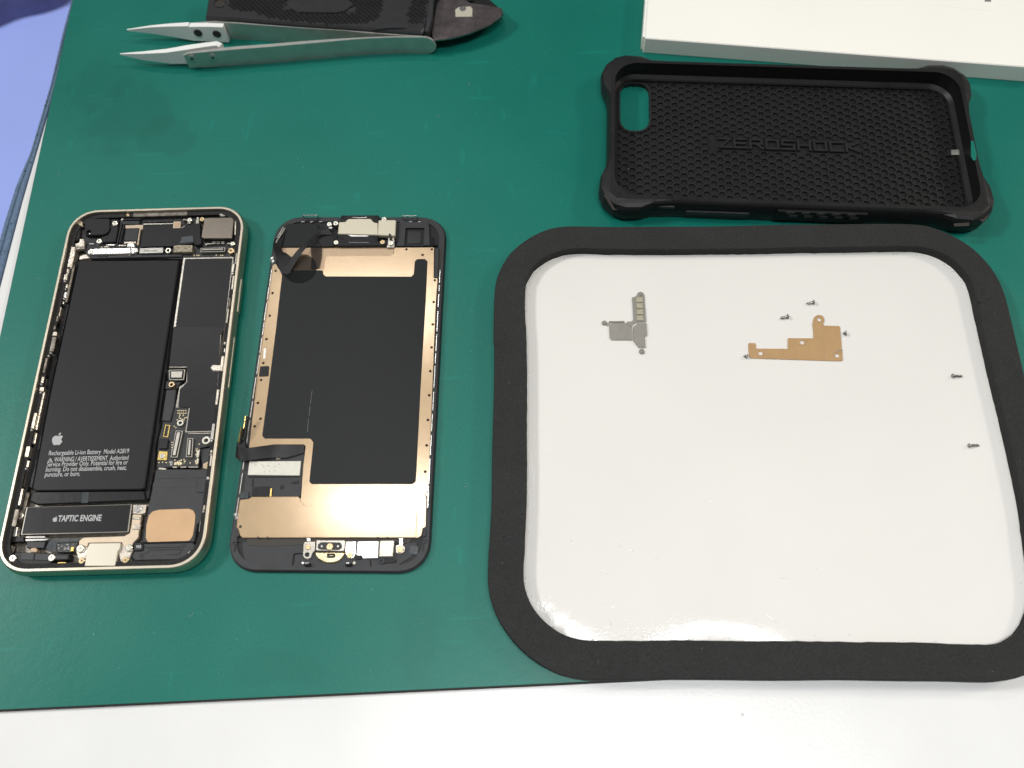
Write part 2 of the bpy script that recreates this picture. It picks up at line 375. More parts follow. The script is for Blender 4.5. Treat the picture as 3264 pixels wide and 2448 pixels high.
# the side edge and the front edge cross at the near left corner
lx = mtl1[0]
for _ in range(30): lx = line_x(mtl0, mtl1, line_y(mbl0, mbl1, lx))
corner = (lx, line_y(mbl0, mbl1, lx))
mp = [corner, (300, line_y(mbl0, mbl1, 300)), (300, ytop), (line_x(mtl0, mtl1, ytop), ytop)]
mat = thing('cutting_mat', 'large dark green rubber work mat lying under the phone parts', 'mat', (60, 170, -2))
MB().plate(mp, -.22, 0, .06).obj('green_surface', M['mat'], mat)
MB().plate(offset(ccw(mp), -.55), -2, -.225, .5).obj('mat_core', M['mat_core'], mat)  # brown core, widened past the surface as a dark lip for the edge shadow

# ------------------------------------------------------------------ open phone body
PCX, PCY, PROT = -133.445, 126.257, -0.00949
_c, _s = math.cos(PROT), math.sin(PROT)
def L(x, y): return (PCX + _c * x - _s * y, PCY + _s * x + _c * y)
def LL(pts): return [L(*p) for p in pts]
ph = thing('smartphone', 'phone body without its screen, pale metal rim around battery and circuit boards', 'phone', (PCX, PCY, 0))
PR = 11.0
def prr(d, r=None): return rrect(67.1 - 2 * d, 138.2 - 2 * d, (r if r else PR) - d * .85, PCX, PCY, PROT, n=12, sup=2.15)
b = MB()
prof = [(2.0, .12), (.9, .4), (.05, 1.1), (-.5, 2.2), (-.72, 3.4), (-.5, 4.8), (-.12, 6.0), (.12, 6.5), (.28, 6.6), (1.02, 6.6), (1.12, 6.45), (1.2, 5.6), (1.3, 1.6)]
rg = [(prr(d), z) for d, z in prof]
for (p0, z0), (p1, z1) in zip(rg, rg[1:]): b.band(p0, z0, p1, z1, True)
fr = b.obj('frame', M['frame'], ph)
MB().plate(prr(2.4), 0.05, .5, .2).obj('back_glass', M['glassblack'], ph)
MB().plate(prr(1.28), 1.2, 1.7).obj('midplate', M['chassis'], ph)
b = MB(); b.plate(prr(1.25), 4.7, 5.35, holes=[prr(2.9)]); b.obj('gasket', M['gasket'], ph)
# side details
for (y0, y1) in ((-44.6, -43.2),):
    pass
def rim_band(xs, y0, y1, side, mat, name, out_=.34):
    b = MB(); n = 8; L0, L1 = [], []
    for k in range(n + 1):
        z = .9 + 5.2 * k / n; bul = 1.1 * (1 - ((z - 3.3) / 3.3) ** 2)
        x = side * (33.4 + bul * .6 + out_ - .3)
        q0, q1 = L(x, y0), L(x, y1); L0.append((q0[0], q0[1], z)); L1.append((q1[0], q1[1], z))
    if side > 0: b.sheet(L0, L1, .05)
    else: b.sheet(L1, L0, .05)
    return b.obj(name, mat, ph)
rim_band(0, 54.2, 56.0, 1, M['antenna'], 'antenna_line', .16); rim_band(0, -56.0, -54.4, 1, M['antenna'], 'antenna_line', .16)
for y0, y1 in ((24, 38),):
    MB().plate(fillet(LL([(33.4, y0), (34.5, y0), (34.5, y1), (33.4, y1)]), .3), 2.6, 4.6, .2).obj('side_button', M['frame'], ph)
MB().plate(fillet(LL([(33.3, -6), (34.36, -6), (34.36, 14), (33.3, 14)]), .2), 2.7, 4.4, .1).obj('card_tray', M['frame'], ph)
for y0, y1 in ((36, 41.5), (22, 31), (9, 18)):
    MB().plate(fillet(LL([(-33.4, y0), (-34.6, y0), (-34.6, y1), (-33.4, y1)]), .3), 2.6, 4.8, .2).obj('side_button', M['frame'], ph)
# circuit board regions
board = P('A', [(640, 330), (760, 110), (1150, 90), (1680, 95), (2060, 110), (2120, 300), (2085, 500), (1600, 515), (1200, 500), (790, 505)], 4.0)
MB().plate(board, 1.7, 4.0, .1, r=.5).obj('logic_board', M['board'], ph)
# ---- top left: taptic-free black module with flash recess
q = P('a', [(510, 470), (540, 420), (1085, 410), (1110, 440), (1100, 640), (1055, 740), (960, 800), (640, 812), (505, 800)], 5.6)
rc = W('a', 610, 735, 5.6)
mod = MB().plate(q, 3.8, 5.6, .25, r=.9, holes=[circle(rc[0], rc[1], 1.0, 20)]).obj('camera_cover', M['black'], ph)
MB().plate(circle(rc[0], rc[1], .95, 20), 4, 4.6).obj('recess', M['recess'], mod)
g = W('a', 635, 775, 4.9); MB().cyl(g[0], g[1], .32, 4.6, 5.0, .1).obj('solder_dot', M['steel_bright'], mod)
q = P('a', [(1125, 430), (1320, 430), (1290, 700), (1235, 965), (930, 980), (890, 850), (1060, 800), (1110, 700)], 4.9)
MB().plate(q, 4.0, 4.9, .2, r=.5).obj('cover_plate', M['black'], ph)
for c, x, y, r, m in (('a', 1222, 522, 1.12, 'screw'), ('a', 852, 945, 1.08, 'screw')):
    g = W(c, x, y, 5.4); screw(g[0], g[1], r, 4.2, 5.4, M[m], ph)
for x, y in ((1112, 602), (1100, 640)):
    g = W('a', x, y, 5.0); MB().cyl(g[0], g[1], .2, 4.9, 5.05, .05, 8).obj('solder_dot', M['steel_bright'], ph)
q = P('a', [(160, 620), (330, 560), (420, 640), (400, 860), (330, 930), (170, 930), (110, 820)], 5.0)
MB().plate(q, 3.8, 5.0, .2, r=.8).obj('foam_block', M['gasket'], ph)
q = P('a', [(345, 510), (400, 470), (470, 480), (475, 600), (430, 600), (350, 560)], 5.4)
MB().plate(q, 4.6, 5.4, .25, r=.4).obj('contact_spring', M['beige'], ph)
q = P('a', [(385, 880), (495, 890), (520, 960), (495, 1125), (310, 1140), (270, 1010), (375, 975)], 5.2)
MB().plate(q, 3.6, 5.2, .3, r=.3).obj('corner_bracket', M['clip'], ph)
q = P('a', [(310, 1075), (480, 1070), (480, 1095), (310, 1100)], 5.3); MB().plate(q, 5.2, 5.24).obj('slot', M['recess'], ph)
q = P('a', [(195, 1065), (305, 1070), (290, 1200), (200, 1560), (90, 1570), (160, 1250)], 5.4)
MB().plate(q, 2.6, 5.4, .25, r=.3).obj('side_bracket', M['clip'], ph)
# small marks and pads next to the cover
for x0, x1, y, m in ((620, 735, 1008, 'print'), (890, 945, 1090, 'clip'), (975, 1085, 1080, 'clip'), (1025, 1225, 1035, 'steel_bright'), (1310, 1490, 1050, 'clip')):
    q = P('a', [(x0, y - 14), (x1, y - 14), (x1, y + 14), (x0, y + 14)], 4.5); MB().plate(q, 4.0, 4.5, .08).obj('contact_pad', M[m], ph)
# shiny cable bar with two eyelets
bar = P('a', [(735, 1118), (1600, 1098), (1600, 1240), (740, 1258)], 5.9)
bo = MB().plate(bar, 4.3, 5.9, .22, r=.25)
for ex, ey in ((650, 1195), (1690, 1167)):
    g = W('a', ex, ey, 5.5); hx = P('a', [(ex - 10 if ex < 1000 else 1590, ey - 66), (ex + 110 if ex < 1000 else 1700, ey - 66), (ex + 110 if ex < 1000 else 1700, ey + 66), (ex - 10 if ex < 1000 else 1590, ey + 66)], 5.4)
    bo.plate(hx, 4.6, 5.35, .12); bo.cyl(g[0], g[1], 1.15, 4.5, 5.42, .15)
bo = bo.obj('connector_cover', M['steel_bright'], ph)
for ex, ey in ((650, 1195), (1690, 1167)):
    g = W('a', ex, ey, 5.8); screw(g[0], g[1], .82, 5.35, 5.75, M['screw'], bo)
q = P('a', [(1080, 1270), (1560, 1265), (1555, 1300), (1075, 1305)], 4.9); MB().plate(q, 4.0, 4.9, .1).obj('contact_pad', M['clip'], ph)
q = P('a', [(480, 1265), (560, 1250), (640, 1345), (380, 1385), (400, 1290)], 4.0); MB().plate(q, 2, 4.0, .15, r=.2).obj('bracket_foot', M['clip'], ph)
# flex window and chip
q = P('a', [(1470, 575), (1890, 560), (1885, 665), (1815, 680), (1800, 640), (1475, 650)], 5.0); MB().plate(q, 4.0, 5.0, .1, r=.15).obj('flex_cable', M['beige'], ph)
q = P('a', [(1800, 660), (1828, 665), (1775, 1040), (1740, 1040)], 5.0); MB().plate(q, 4.0, 5.0, .1).obj('flex_cable', M['beige'], ph)
q = P('a', [(1440, 962), (1720, 955), (1725, 1000), (1440, 1000)], 4.9); MB().plate(q, 4.0, 4.9, .1).obj('flex_cable', M['clip'], ph)
q = P('a', [(1480, 655), (1790, 650), (1745, 940), (1440, 940)], 4.7); MB().plate(q, 4.0, 4.7, .15).obj('chip', M['slate'], ph)
q = P('a', [(1510, 1015), (1560, 995), (1670, 998), (1690, 1030), (1680, 1085), (1510, 1080)], 5.3); MB().plate(q, 4.0, 5.3, .2, r=.35).obj('contact_pad', M['steel_bright'], ph)
for x0, x1 in ((1390, 1350), (1450, 1400)):
    q = P('a', [(x0 - 14, 520), (x0 + 8, 520), (x1 + 2 - 60, 980), (x1 - 20 - 60, 980)], 5.2); MB().plate(q, 4.0, 5.2, .08).obj('divider', M['slate'], ph)
# main black film
q = P('A', [(1268, 215), (1515, 205), (1600, 235), (1640, 215), (1765, 195), (1768, 330), (1700, 375), (1520, 400), (1240, 407), (1245, 330)], 5.3)
MB().plate(q, 4.0, 5.3, .15, r=.3).obj('shield_film', M['sticker'], ph)
q = P('A', [(1262, 200), (1530, 196), (1530, 206), (1262, 212)], 5.3); MB().plate(q, 4.0, 5.35, .05).obj('shield_edge', M['silver'], ph)
q = P('A', [(1527, 180), (1592, 180), (1590, 238), (1522, 240)], 5.6); ch = MB().plate(q, 4.6, 5.5, .12, r=.15).obj('flex_connector', M['beige'], ph)
q = P('A', [(1540, 192), (1582, 192), (1580, 226), (1536, 228)], 5.6); MB().plate(q, 5.5, 5.62, .05).obj('chip', M['copper_dark'], ch)
q = P('A', [(1175, 95), (1650, 82), (1650, 128), (1170, 142)], 5.5); MB().plate(q, 3.5, 5.5, .15).obj('top_beam', M['chassis'], ph)
for pts in ([(1090, 158), (1240, 156), (1240, 164), (1090, 168)], [(1250, 182), (1520, 172), (1520, 182), (1250, 190)], [(1080, 178), (1230, 176), (1225, 205), (1080, 207)]):
    MB().plate(P('A', pts, 5.4), 4.0, 5.4, .1).obj('black_rib', M['slate'], ph)
for x, y, r, m in ((1668, 168, .95, 'screw'), (1780, 162, .95, 'screw_brass'), (1125, 125, .6, 'screw_brass')):
    g = W('A', x, y, 5.6); screw(g[0], g[1], r, 4.2, 5.6, M[m], ph)
for pts in ([(1735, 140), (1755, 145), (1752, 200), (1720, 200)], [(1650, 190), (1680, 185), (1675, 200), (1648, 202)], [(1610, 160), (1650, 160), (1650, 172), (1610, 172)], [(1062, 165), (1085, 150), (1090, 160), (1070, 180)], [(1925, 122), (1950, 110), (1990, 130), (1960, 138)], [(1598, 235), (1630, 215), (1625, 225), (1605, 243)]):
    MB().plate(P('A', pts, 5.5), 4.2, 5.5, .12, r=.15).obj('spring_contact', M['silver'], ph)
# rear camera module
q = P('A', [(1798, 160), (1815, 148), (2045, 146), (2062, 165), (2045, 333), (1792, 333), (1772, 318)], 6.1)
cm = MB().plate(q, 3.6, 6.1, .22, r=.25).obj('camera_module', M['brushed'], ph)
q = P('A', [(1703, 318), (1762, 318), (1776, 332), (1774, 375), (1755, 390), (1712, 388)], 5.6); MB().plate(q, 4.0, 5.6, .2, r=.6).obj('rubber_bumper', M['black'], ph)
q = P('A', [(1605, 318), (1700, 308), (1703, 362), (1585, 372)], 5.45); MB().plate(q, 5.36, 5.42).obj('clear_tape', M['clear_tape'], ph)
q = P('A', [(2068, 175), (2080, 178), (2078, 300), (2066, 300)], 5.5); MB().plate(q, 3.8, 5.5, .08).obj('spring_contact', M['clip'], ph)
# pads, connector and screws under the camera
for x in (1886, 1924, 1963):
    for yy in (362, 375):
        q = P('A', [(x - 15, yy - 3.5), (x + 15, yy - 3.5), (x + 15, yy + 3.5), (x - 15, yy + 3.5)], 4.8); MB().plate(q, 4.0, 4.8, .06).obj('contact_pad', M['silver'], ph)
q = P('A', [(1812, 376), (1870, 373), (1870, 381), (1820, 386), (1820, 394), (1811, 394)], 4.8); MB().plate(q, 4.0, 4.8, .06).obj('contact_pad', M['silver'], ph)
q = P('A', [(2000, 370), (2045, 368), (2045, 380), (2000, 381)], 5.0); MB().plate(q, 4.0, 5.0, .1).obj('contact_pad', M['silver'], ph)
for x, y, r, m, z in ((2050, 377, .92, 'screw', 5.5), (2035, 439, 1.25, 'screw_brass', 5.6)):
    g = W('A', x, y, z); screw(g[0], g[1], r, 4.0, z, M[m], ph)
def connector(c, pts, z, ph, inner=.42):
    """board-to-board socket: nickel outline, black body, contact strip"""
    q = ccw(P(c, pts, z)); s = MB().plate(fillet(q, .25), 4.0, z, .08).obj('board_connector', M['lid'], ph)
    MB().plate(fillet(offset(q, .24), .2), z, z + .05, .02).obj('socket', M['black'], s)
    MB().plate(offset(q, inner + .28), z + .05, z + .3, .06).obj('contact_row', M['lid'], s)
    return s
connector('A', [(1768, 417), (1985, 410), (1980, 448), (1766, 453)], 5.2, ph)
q = P('A', [(1527, 398), (1560, 388), (1697, 388), (1695, 450), (1525, 455)], 5.6); MB().plate(q, 4.0, 5.6, .2, r=.3).obj('woven_pad', M['mesh_pad'], ph)
g = W('A', 1481, 437, 5.6); standoff(g[0], g[1], 1.12, 4.0, 5.6, M['screw'], ph)
q = P('A', [(1230, 417), (1440, 411), (1436, 459), (1228, 465)], 5.5); sp = MB().plate(q, 4.0, 5.5, .12, r=.1).obj('grounding_plate', M['steel'], ph)
for k in range(7):
    x = 1272 + k * 17; h = random.choice((8, 11, 14)); q = P('A', [(x, 440 - h / 2), (x + 10, 440 - h / 2), (x + 10, 440 + h / 2), (x, 440 + h / 2)], 5.52); MB().plate(q, 5.5, 5.53, bottom=False).obj('etched_mark', M['recess'], sp)
for x, y in ((1735, 480), (1752, 480), (1945, 480), (1962, 480), (1438, 485), (1410, 480), (1710, 478), (1905, 478)):
    g = W('A', x, y, 4.2); MB().cyl(g[0], g[1], .26, 3.9, 4.15, .05, 8).obj('solder_dot', M['goldpad'], ph)
q = P('A', [(780, 478), (1150, 470), (1600, 472), (1610, 492), (1150, 500), (790, 508)], 4.6); MB().plate(q, 3.0, 4.6, .15, r=.2).obj('battery_bracket', M['slate'], ph)
q = P('A', [(960, 478), (1150, 474), (1148, 484), (960, 488)], 4.9); MB().plate(q, 4.0, 4.9, .08).obj('contact_pad', M['steel_bright'], ph)
for pts in ([(2080, 420), (2110, 412), (2118, 440), (2105, 500), (2088, 520), (2070, 505)],):
    MB().plate(P('A', pts, 5.2), 2, 5.2, .25, r=.3).obj('corner_bracket', M['clip'], ph)
# ---- battery
SH = 1659
bat = P('A', [(695, 527), (1578, 520), (1400, SH + 0), (1272, SH + 875), (1240, SH + 886), (310, SH + 898), (283, SH + 880), (450, SH)], 5.3)
bt = MB().plate(bat, 1.7, 5.3, .35, r=.5).obj('battery', M['battery'], ph)
q = P('A', [(655, 535), (700, 527), (452, SH), (290, SH + 880), (218, SH + 862), (372, SH)], 3.6); MB().plate(q, 1.7, 3.6, .4, r=.4).obj('pouch_edge', M['tape'], bt)
q = P('A', [(1572, 528), (1602, 528), (1447, SH), (1322, SH + 960), (1290, SH + 990), (1270, SH + 880), (1398, SH)], 3.8); MB().plate(q, 1.7, 3.8, .4, r=.4).obj('pouch_edge', M['tape'], bt)
q = P('B', [(275, 912), (310, 900), (1275, 893), (1290, 985), (330, 1022), (258, 990)], 4.4); MB().plate(q, 1.7, 4.4, .45, r=.5).obj('pouch_fold', M['tape'], bt)
q = P('B', [(728, 912), (782, 910), (775, 1002), (718, 1004)], 4.46); MB().plate(q, 4.4, 4.46).obj('pull_tape', M['clear_tape'], bt)
def bl(text, a, c, h, bold=.012, name='lettering'):
    p0, p1 = W('B', *a, 5.33), W('B', *c, 5.33); letters(bt, M['print'], text, p0, p1, h, 5.30, name, bold, .03)
H = 1.62
bl('Rechargeable Li-ion Battery  Model A2819', (428, 584), (1135, 564), H)
bl('WARNING / AVERTISSEMENT  Authorized', (474, 641), (1130, 622), H)
bl('Service Provider Only. Potential for fire or', (410, 684), (1124, 664), H)
bl('burning. Do not disassemble, crush, heat,', (402, 728), (1114, 711), H)
bl('puncture, or burn.', (393, 773), (704, 765), H)
tri = P('B', [(416, 646), (466, 645), (444, 606)], 5.33); MB().plate(tri, 5.30, 5.33, holes=[offset(ccw(tri), .22)], bottom=False).obj('warning_triangle', M['print'], bt)
q = P('B', [(439, 620), (446, 620), (444, 636), (440, 636)], 5.33); MB().plate(q, 5.30, 5.33, bottom=False).obj('warning_triangle', M['print'], bt)
g0, g1 = W('B', 498, 495, 5.33), W('B', 510, 383, 5.33); fruit(bt, g0[0], g0[1], (g1[1] - g0[1]) * .97, 5.30)
# ---- vibration motor
q = P('B', [(232, 1040), (1163, 1014), (1132, 1262), (182, 1286)], 5.0); vm = MB().plate(q, 1.7, 5.0, .12, r=.25).obj('vibration_motor', M['silver'], ph)
q = P('B', [(243, 1044), (1153, 1020), (1122, 1255), (194, 1278)], 5.0); MB().plate(q, 5.0, 5.06, r=.2, bottom=False).obj('black_label', M['sticker'], vm)
p0, p1 = W('B', 507, 1167, 5.08), W('B', 890, 1160, 5.08); letters(vm, M['print'], 'TAPTIC ENGINE', p0, p1, 2.0, 5.06, 'lettering', .03, .03)
g0, g1 = W('B', 482, 1170, 5.08), W('B', 484, 1122, 5.08); fruit(vm, g0[0], g0[1], (g1[1] - g0[1]), 5.06)
# ---- right-hand shields
sh = P('A', [(1615, 502), (2062, 494), (1992, 1120), (1950, 1150), (1935, 1400), (1893, SH + 378), (1630, SH + 384), (1662, SH + 160), (1545, SH + 165), (1580, SH - 20), (1640, 1600), (1650, 1470), (1490, 1470), (1528, 1120)], 4.7)
so = MB().plate(sh, 1.7, 4.7, .08, r=.2).obj('board_shield', M['silver'], ph)
q = P('A', [(1630, 511), (2048, 504), (1975, 1128), (1545, 1118)], 4.9); MB().plate(q, 4.7, 4.78, .03, r=.15).obj('black_label', M['sticker'], so)
q = P('A', [(1529, 1108), (1966, 1116), (1962, 1160), (1940, 1180), (1930, 1420), (1880, SH + 366), (1643, SH + 370), (1672, SH + 166), (1570, SH + 158), (1585, SH), (1648, 1600), (1650, 1460), (1492, 1460)], 4.9); MB().plate(q, 4.78, 4.86, .03, r=.2).obj('black_label', M['tape'], so)
q = P('A', [(1475, 1490), (1540, 1480), (1635, 1485), (1630, 1545), (1622, 1585), (1545, 1590), (1478, 1575)], 5.1); MB().plate(q, 4.0, 5.0, .1, r=.2).obj('connector_base', M['board'], ph)
connector('A', [(1488, 1490), (1632, 1487), (1620, 1578), (1492, 1580)], 5.2, ph, inner=.5)
g = W('A', 1511, 1618, 5.6); standoff(g[0], g[1], 1.1, 3.0, 5.6, M['screw_brass'], ph)
q = P('A', [(1465, 1590), (1600, 1585), (1560, 1659), (1455, 1659)], 4.4); MB().plate(q, 1.7, 4.4, .1, r=.2).obj('logic_board', M['board'], ph)
q = P('B', [(1462, 5), (1552, 0), (1535, 150), (1498, 290), (1422, 280)], 5.0); MB().plate(q, 2, 5.0, .3, r=.4).obj('foam_block', M['slate'], ph)
q = P('A', [(1848, 1470), (1870, 1440), (1950, 1445), (1990, 1430), (1990, 1520), (1950, 1505), (1870, 1500)], 5.4); MB().plate(q, 3.0, 5.4, .35, r=.4).obj('side_latch', M['clip'], ph)
# ---- lower board
q = P('B', [(1540, 165), (1658, 165), (1632, 378), (1892, 386), (1885, 495), (1765, 520), (1748, 690), (1382, 692), (1388, 540), (1400, 430), (1440, 290), (1510, 290)], 4.5)
lb = MB().plate(q, 1.7, 4.5, .1, r=.2).obj('charging_board', M['board'], ph)
connector('B', [(1548, 365), (1612, 368), (1562, 605), (1502, 602)], 5.3, lb)
connector('B', [(1652, 432), (1704, 432), (1692, 602), (1636, 600)], 5.3, lb)
for x, y, r in ((1588, 298, 1.15), (1816, 452, 1.45)):
    g = W('B', x, y, 5.3); standoff(g[0], g[1], r, 4.3, 5.3, M['screw'], ph)
q = P('B', [(1400, 545), (1476, 550), (1468, 628), (1384, 625)], 4.9); MB().plate(q, 4.3, 4.8, .1).obj('gold_pad', M['gold'], lb)
g = W('B', 1427, 588, 5.3); screw(g[0], g[1], .95, 4.8, 5.3, M['screw'], ph)
q = P('B', [(1403, 437), (1482, 440), (1470, 527), (1394, 525)], 5.3); MB().plate(q, 4.3, 5.2, .2, r=.3).obj('chip', M['black'], lb)
q = P('B', [(1455, 312), (1498, 316), (1478, 425), (1436, 420)], 4.9); b_ = MB().plate(q, 4.4, 4.8, .05, holes=[offset(ccw(q), .28)]); b_.obj('gold_frame', M['gold'], lb)
dots = MB(); rnd = random.Random(3)
spots = [(1568 + 17 * i, 190 + 22 * j) for i in range(5) for j in range(2)] + [(1560 + rnd.random() * 85, 225 + rnd.random() * 55) for _ in range(16)] \
    + [(1400 + 32 * i, 648 - (i % 2) * 4) for i in range(4)] + [(1525 + rnd.random() * 110, 618 + rnd.random() * 40) for _ in range(14)] + [(1722 + rnd.random() * 18, 520 + rnd.random() * 140) for _ in range(18)] \
    + [(1515, 470 + 22 * i) for i in range(6)] + [(1535, 328), (1550, 340), (1640, 210), (1675, 650), (1755, 485), (1405, 620)]
for x, y in spots:
    g = W('B', x, y, 4.6); dots.cyl(g[0], g[1], .22, 4.45, 4.56, .02, 6)
dots.obj('gold_dots', M['goldpad'], lb)
p0, p1 = W('B', 1533, 668, 4.6), W('B', 1597, 668, 4.6); letters(lb, M['goldpad'], '8922', p0, p1, 1.0, 4.5, 'lettering', .03)
q = P('B', [(1497, 640), (1505, 634), (1516, 634), (1520, 645), (1518, 668), (1508, 674), (1498, 670)], 4.6); MB().plate(q, 4.5, 4.58, .03, r=.2, holes=[offset(ccw(q), .3)]).obj('solder_ring', M['print'], lb)
for pts in ([(1735, 540), (1762, 530), (1750, 600), (1728, 600)], [(1660, 388), (1880, 384), (1880, 392), (1660, 396)], [(1735, 610), (1752, 610), (1745, 660), (1730, 655)], [(1520, 682), (1560, 684), (1560, 694), (1520, 694)], [(1590, 684), (1640, 682), (1640, 692), (1590, 694)], [(1400, 690), (1465, 698), (1462, 712), (1395, 708)], [(1660, 684), (1745, 682), (1745, 692), (1660, 692)]):
    MB().plate(P('B', pts, 4.7), 4.0, 4.7, .08, r=.1).obj('spring_contact', M['clip'], lb)
q = P('B', [(1765, 525), (1870, 510), (1868, 600), (1830, 640), (1780, 680), (1765, 600)], 3.6); MB().plate(q, 1.7, 3.6, .2, r=.4).obj('plastic_tray', M['slate'], ph)
q = P('B', [(1842, 530), (1885, 515), (1880, 690), (1840, 710), (1790, 700), (1785, 660), (1840, 630)], 4.0); ey = MB().plate(q, 1.7, 4.0, .2, r=.6).obj('bronze_eyelet', M['beige'], ph)
g = W('B', 1826, 670, 4.5); screw(g[0], g[1], .85, 4.0, 4.5, M['screw_brass'], ph)
# ---- loudspeaker
q = P('B', [(1378, 702), (1872, 706), (1848, 925), (1822, 1040), (1778, 1160), (1735, 1200), (1712, 1350), (1248, 1355), (1312, 1000)], 4.6)
sk = MB().plate(q, 1.7, 4.6, .3, r=.5).obj('loudspeaker', M['slate'], ph)
q = P('B', [(1372, 720), (1740, 715), (1860, 722), (1850, 775), (1740, 782), (1365, 792)], 4.7); MB().plate(q, 4.6, 4.68, .03, r=.3).obj('black_tape', M['slate'], sk)
q = P('B', [(1742, 785), (1846, 782), (1828, 915), (1735, 912), (1728, 900)], 4.75); MB().plate(q, 4.6, 4.85, .12, r=.3).obj('raised_pad', M['slate'], sk)
q = P('B', [(1352, 820), (1730, 812), (1722, 860), (1342, 868)], 4.7); MB().plate(q, 4.6, 4.64, .03).obj('gloss_band', M['slate'], sk)
q = P('B', [(1345, 1078), (1400, 1064), (1665, 1055), (1705, 1072), (1722, 1110), (1716, 1190), (1700, 1290), (1672, 1338), (1300, 1350), (1284, 1310), (1290, 1200), (1310, 1115)], 4.75)
MB().plate(q, 4.6, 4.78, .05, r=1.2).obj('copper_patch', M['foil'], sk)
q = P('B', [(1182, 1432), (1255, 1362), (1702, 1352), (1728, 1385), (1690, 1440), (1618, 1505), (1185, 1512), (1160, 1475)], 4.2); sc_ = MB().plate(q, 1.7, 4.3, .25, r=.5)
sc_ = sc_.obj('speaker_chamber', M['slate'], sk)
for line in ([(1290, 1400), (1590, 1392), (1612, 1408), (1575, 1455), (1470, 1462)], [(1232, 1470), (1240, 1452), (1290, 1448), (1318, 1420), (1590, 1412)]):
    pts3 = [(*W('B', x, y, 4.35), 4.32) for x, y in line]; MB().tube(pts3, .14, 6).obj('moulded_rib', M['slate'], sc_)
for x, y in ((1618, 1378), (1250, 1475)):
    g = W('B', x, y, 4.4); MB().plate(circle(g[0], g[1], .6, 18), 4.3, 4.45, .05, holes=[circle(g[0], g[1], .38, 14)]).obj('moulded_ring', M['slate'], sc_)
g = W('B', 1680, 1456, 5.2); screw(g[0], g[1], 1.15, 3.0, 5.2, M['screw'], ph)
q = P('B', [(1785, 1060), (1812, 1050), (1800, 1120), (1775, 1150)], 4.0); MB().plate(q, 2, 4.4, .2, r=.3).obj('antenna_foot', M['slate'], ph)
q = P('B', [(1765, 1160), (1806, 1164), (1800, 1200), (1812, 1240), (1752, 1258)], 4.6); MB().plate(q, 3.6, 4.8, .1, r=.15).obj('bright_tab', M['steel_bright'], ph)
q = P('B', [(1745, 1345), (1762, 1340), (1745, 1400), (1720, 1425), (1728, 1380)], 5.0); MB().plate(q, 3.6, 5.0, .15, r=.2).obj('bright_tab', M['steel_bright'], ph)
p0, p1 = W('B', 1196, 1402, 4.9), W('B', 1240, 1400, 4.9)
q = P('B', [(1180, 1350), (1245, 1350), (1265, 1380), (1258, 1425), (1190, 1430), (1172, 1400)], 4.8); fl = MB().plate(q, 2.5, 4.8, .2, r=.5).obj('flex_tail', M['black'], ph)
letters(fl, M['print'], '958', p0, p1, .95, 4.8, 'lettering', .03)
# ---- bottom centre: port, flex arms
q = P('B', [(1172, 1018), (1290, 1018), (1276, 1094), (1248, 1104), (1166, 1100)], 5.2); MB().plate(q, 3.2, 5.2, .15, r=.3).obj('bracket_tab', M['clip'], ph)
g = W('B', 1214, 1054, 5.7); screw(g[0], g[1], 1.18, 5.0, 5.7, M['steel_bright'], ph)
q = P('B', [(1168, 1104), (1247, 1106), (1222, 1262), (1218, 1310), (1175, 1355), (1155, 1398), (1090, 1395), (1076, 1352), (778, 1356), (768, 1392), (692, 1392), (698, 1335), (740, 1308), (1095, 1296), (1142, 1270), (1158, 1190)], 4.9)
MB().plate(q, 3.6, 4.9, .12, r=.4).obj('flex_cable', M['beige'], ph)
for y0, y1 in ((1124, 1150), (1196, 1240)):
    q = P('B', [(1172, y0), (1240, y0 + 2), (1232, y1), (1164, y1 - 2)], 5.05); MB().plate(q, 4.9, 5.12, .15).obj('flex_fold', M['clip'], ph)
q = P('B', [(788, 1358), (1064, 1354), (1056, 1410), (1036, 1440), (1015, 1560), (742, 1562), (768, 1400)], 5.5); pt = MB().plate(q, 2.5, 5.5, .2, r=.4).obj('port_bracket', M['cream'], ph)
for pts, sc_ in (([(672, 1392), (782, 1390), (770, 1440), (744, 1545), (700, 1540), (668, 1430)], ((705, 1405, 1.3, 'screw'), (717, 1512, 1.05, 'screw_brass'))), ([(1072, 1352), (1100, 1356), (1165, 1378), (1172, 1420), (1150, 1470), (1130, 1532), (1066, 1530), (1040, 1440), (1060, 1400)], ((1133, 1398, 1.15, 'screw'), (1103, 1506, 1.05, 'screw_brass')))):
    pe = MB().plate(P('B', pts, 4.8), 2.5, 4.8, .2, r=.5).obj('bracket_ear', M['clip'], pt)
    for x, y, r, m in sc_:
        g = W('B', x, y, 5.5); screw(g[0], g[1], r, 4.8, 5.45, M[m], pt)
# ---- bottom left
q = P('B', [(92, 1490), (140, 1436), (610, 1452), (606, 1508), (462, 1512), (450, 1535), (330, 1560), (150, 1562)], 4.9); mic = MB().plate(q, 1.7, 4.9, .2, r=.5).obj('antenna_block', M['black'], ph)
for pts in ([(188, 1440), (302, 1442), (296, 1508), (182, 1506)], [(316, 1446), (440, 1450), (425, 1512), (306, 1508)], [(470, 1462), (600, 1466), (596, 1500), (470, 1500)]):
    MB().plate(P('B', pts, 5.1), 4.9, 5.15, .12, r=.2).obj('raised_pad', M['slate'], mic)
for x, y, r in ((109, 1490, 1.15), (453, 1486, 1.15)):
    g = W('B', x, y, 5.5); screw(g[0], g[1], r, 4.5, 5.5, M['screw'], ph)
q = P('B', [(500, 1532), (515, 1522), (580, 1522), (592, 1532), (580, 1545), (510, 1546)], 4.6); MB().plate(q, 3.5, 4.6, .2, r=.5).obj('gold_contact', M['gold'], ph)
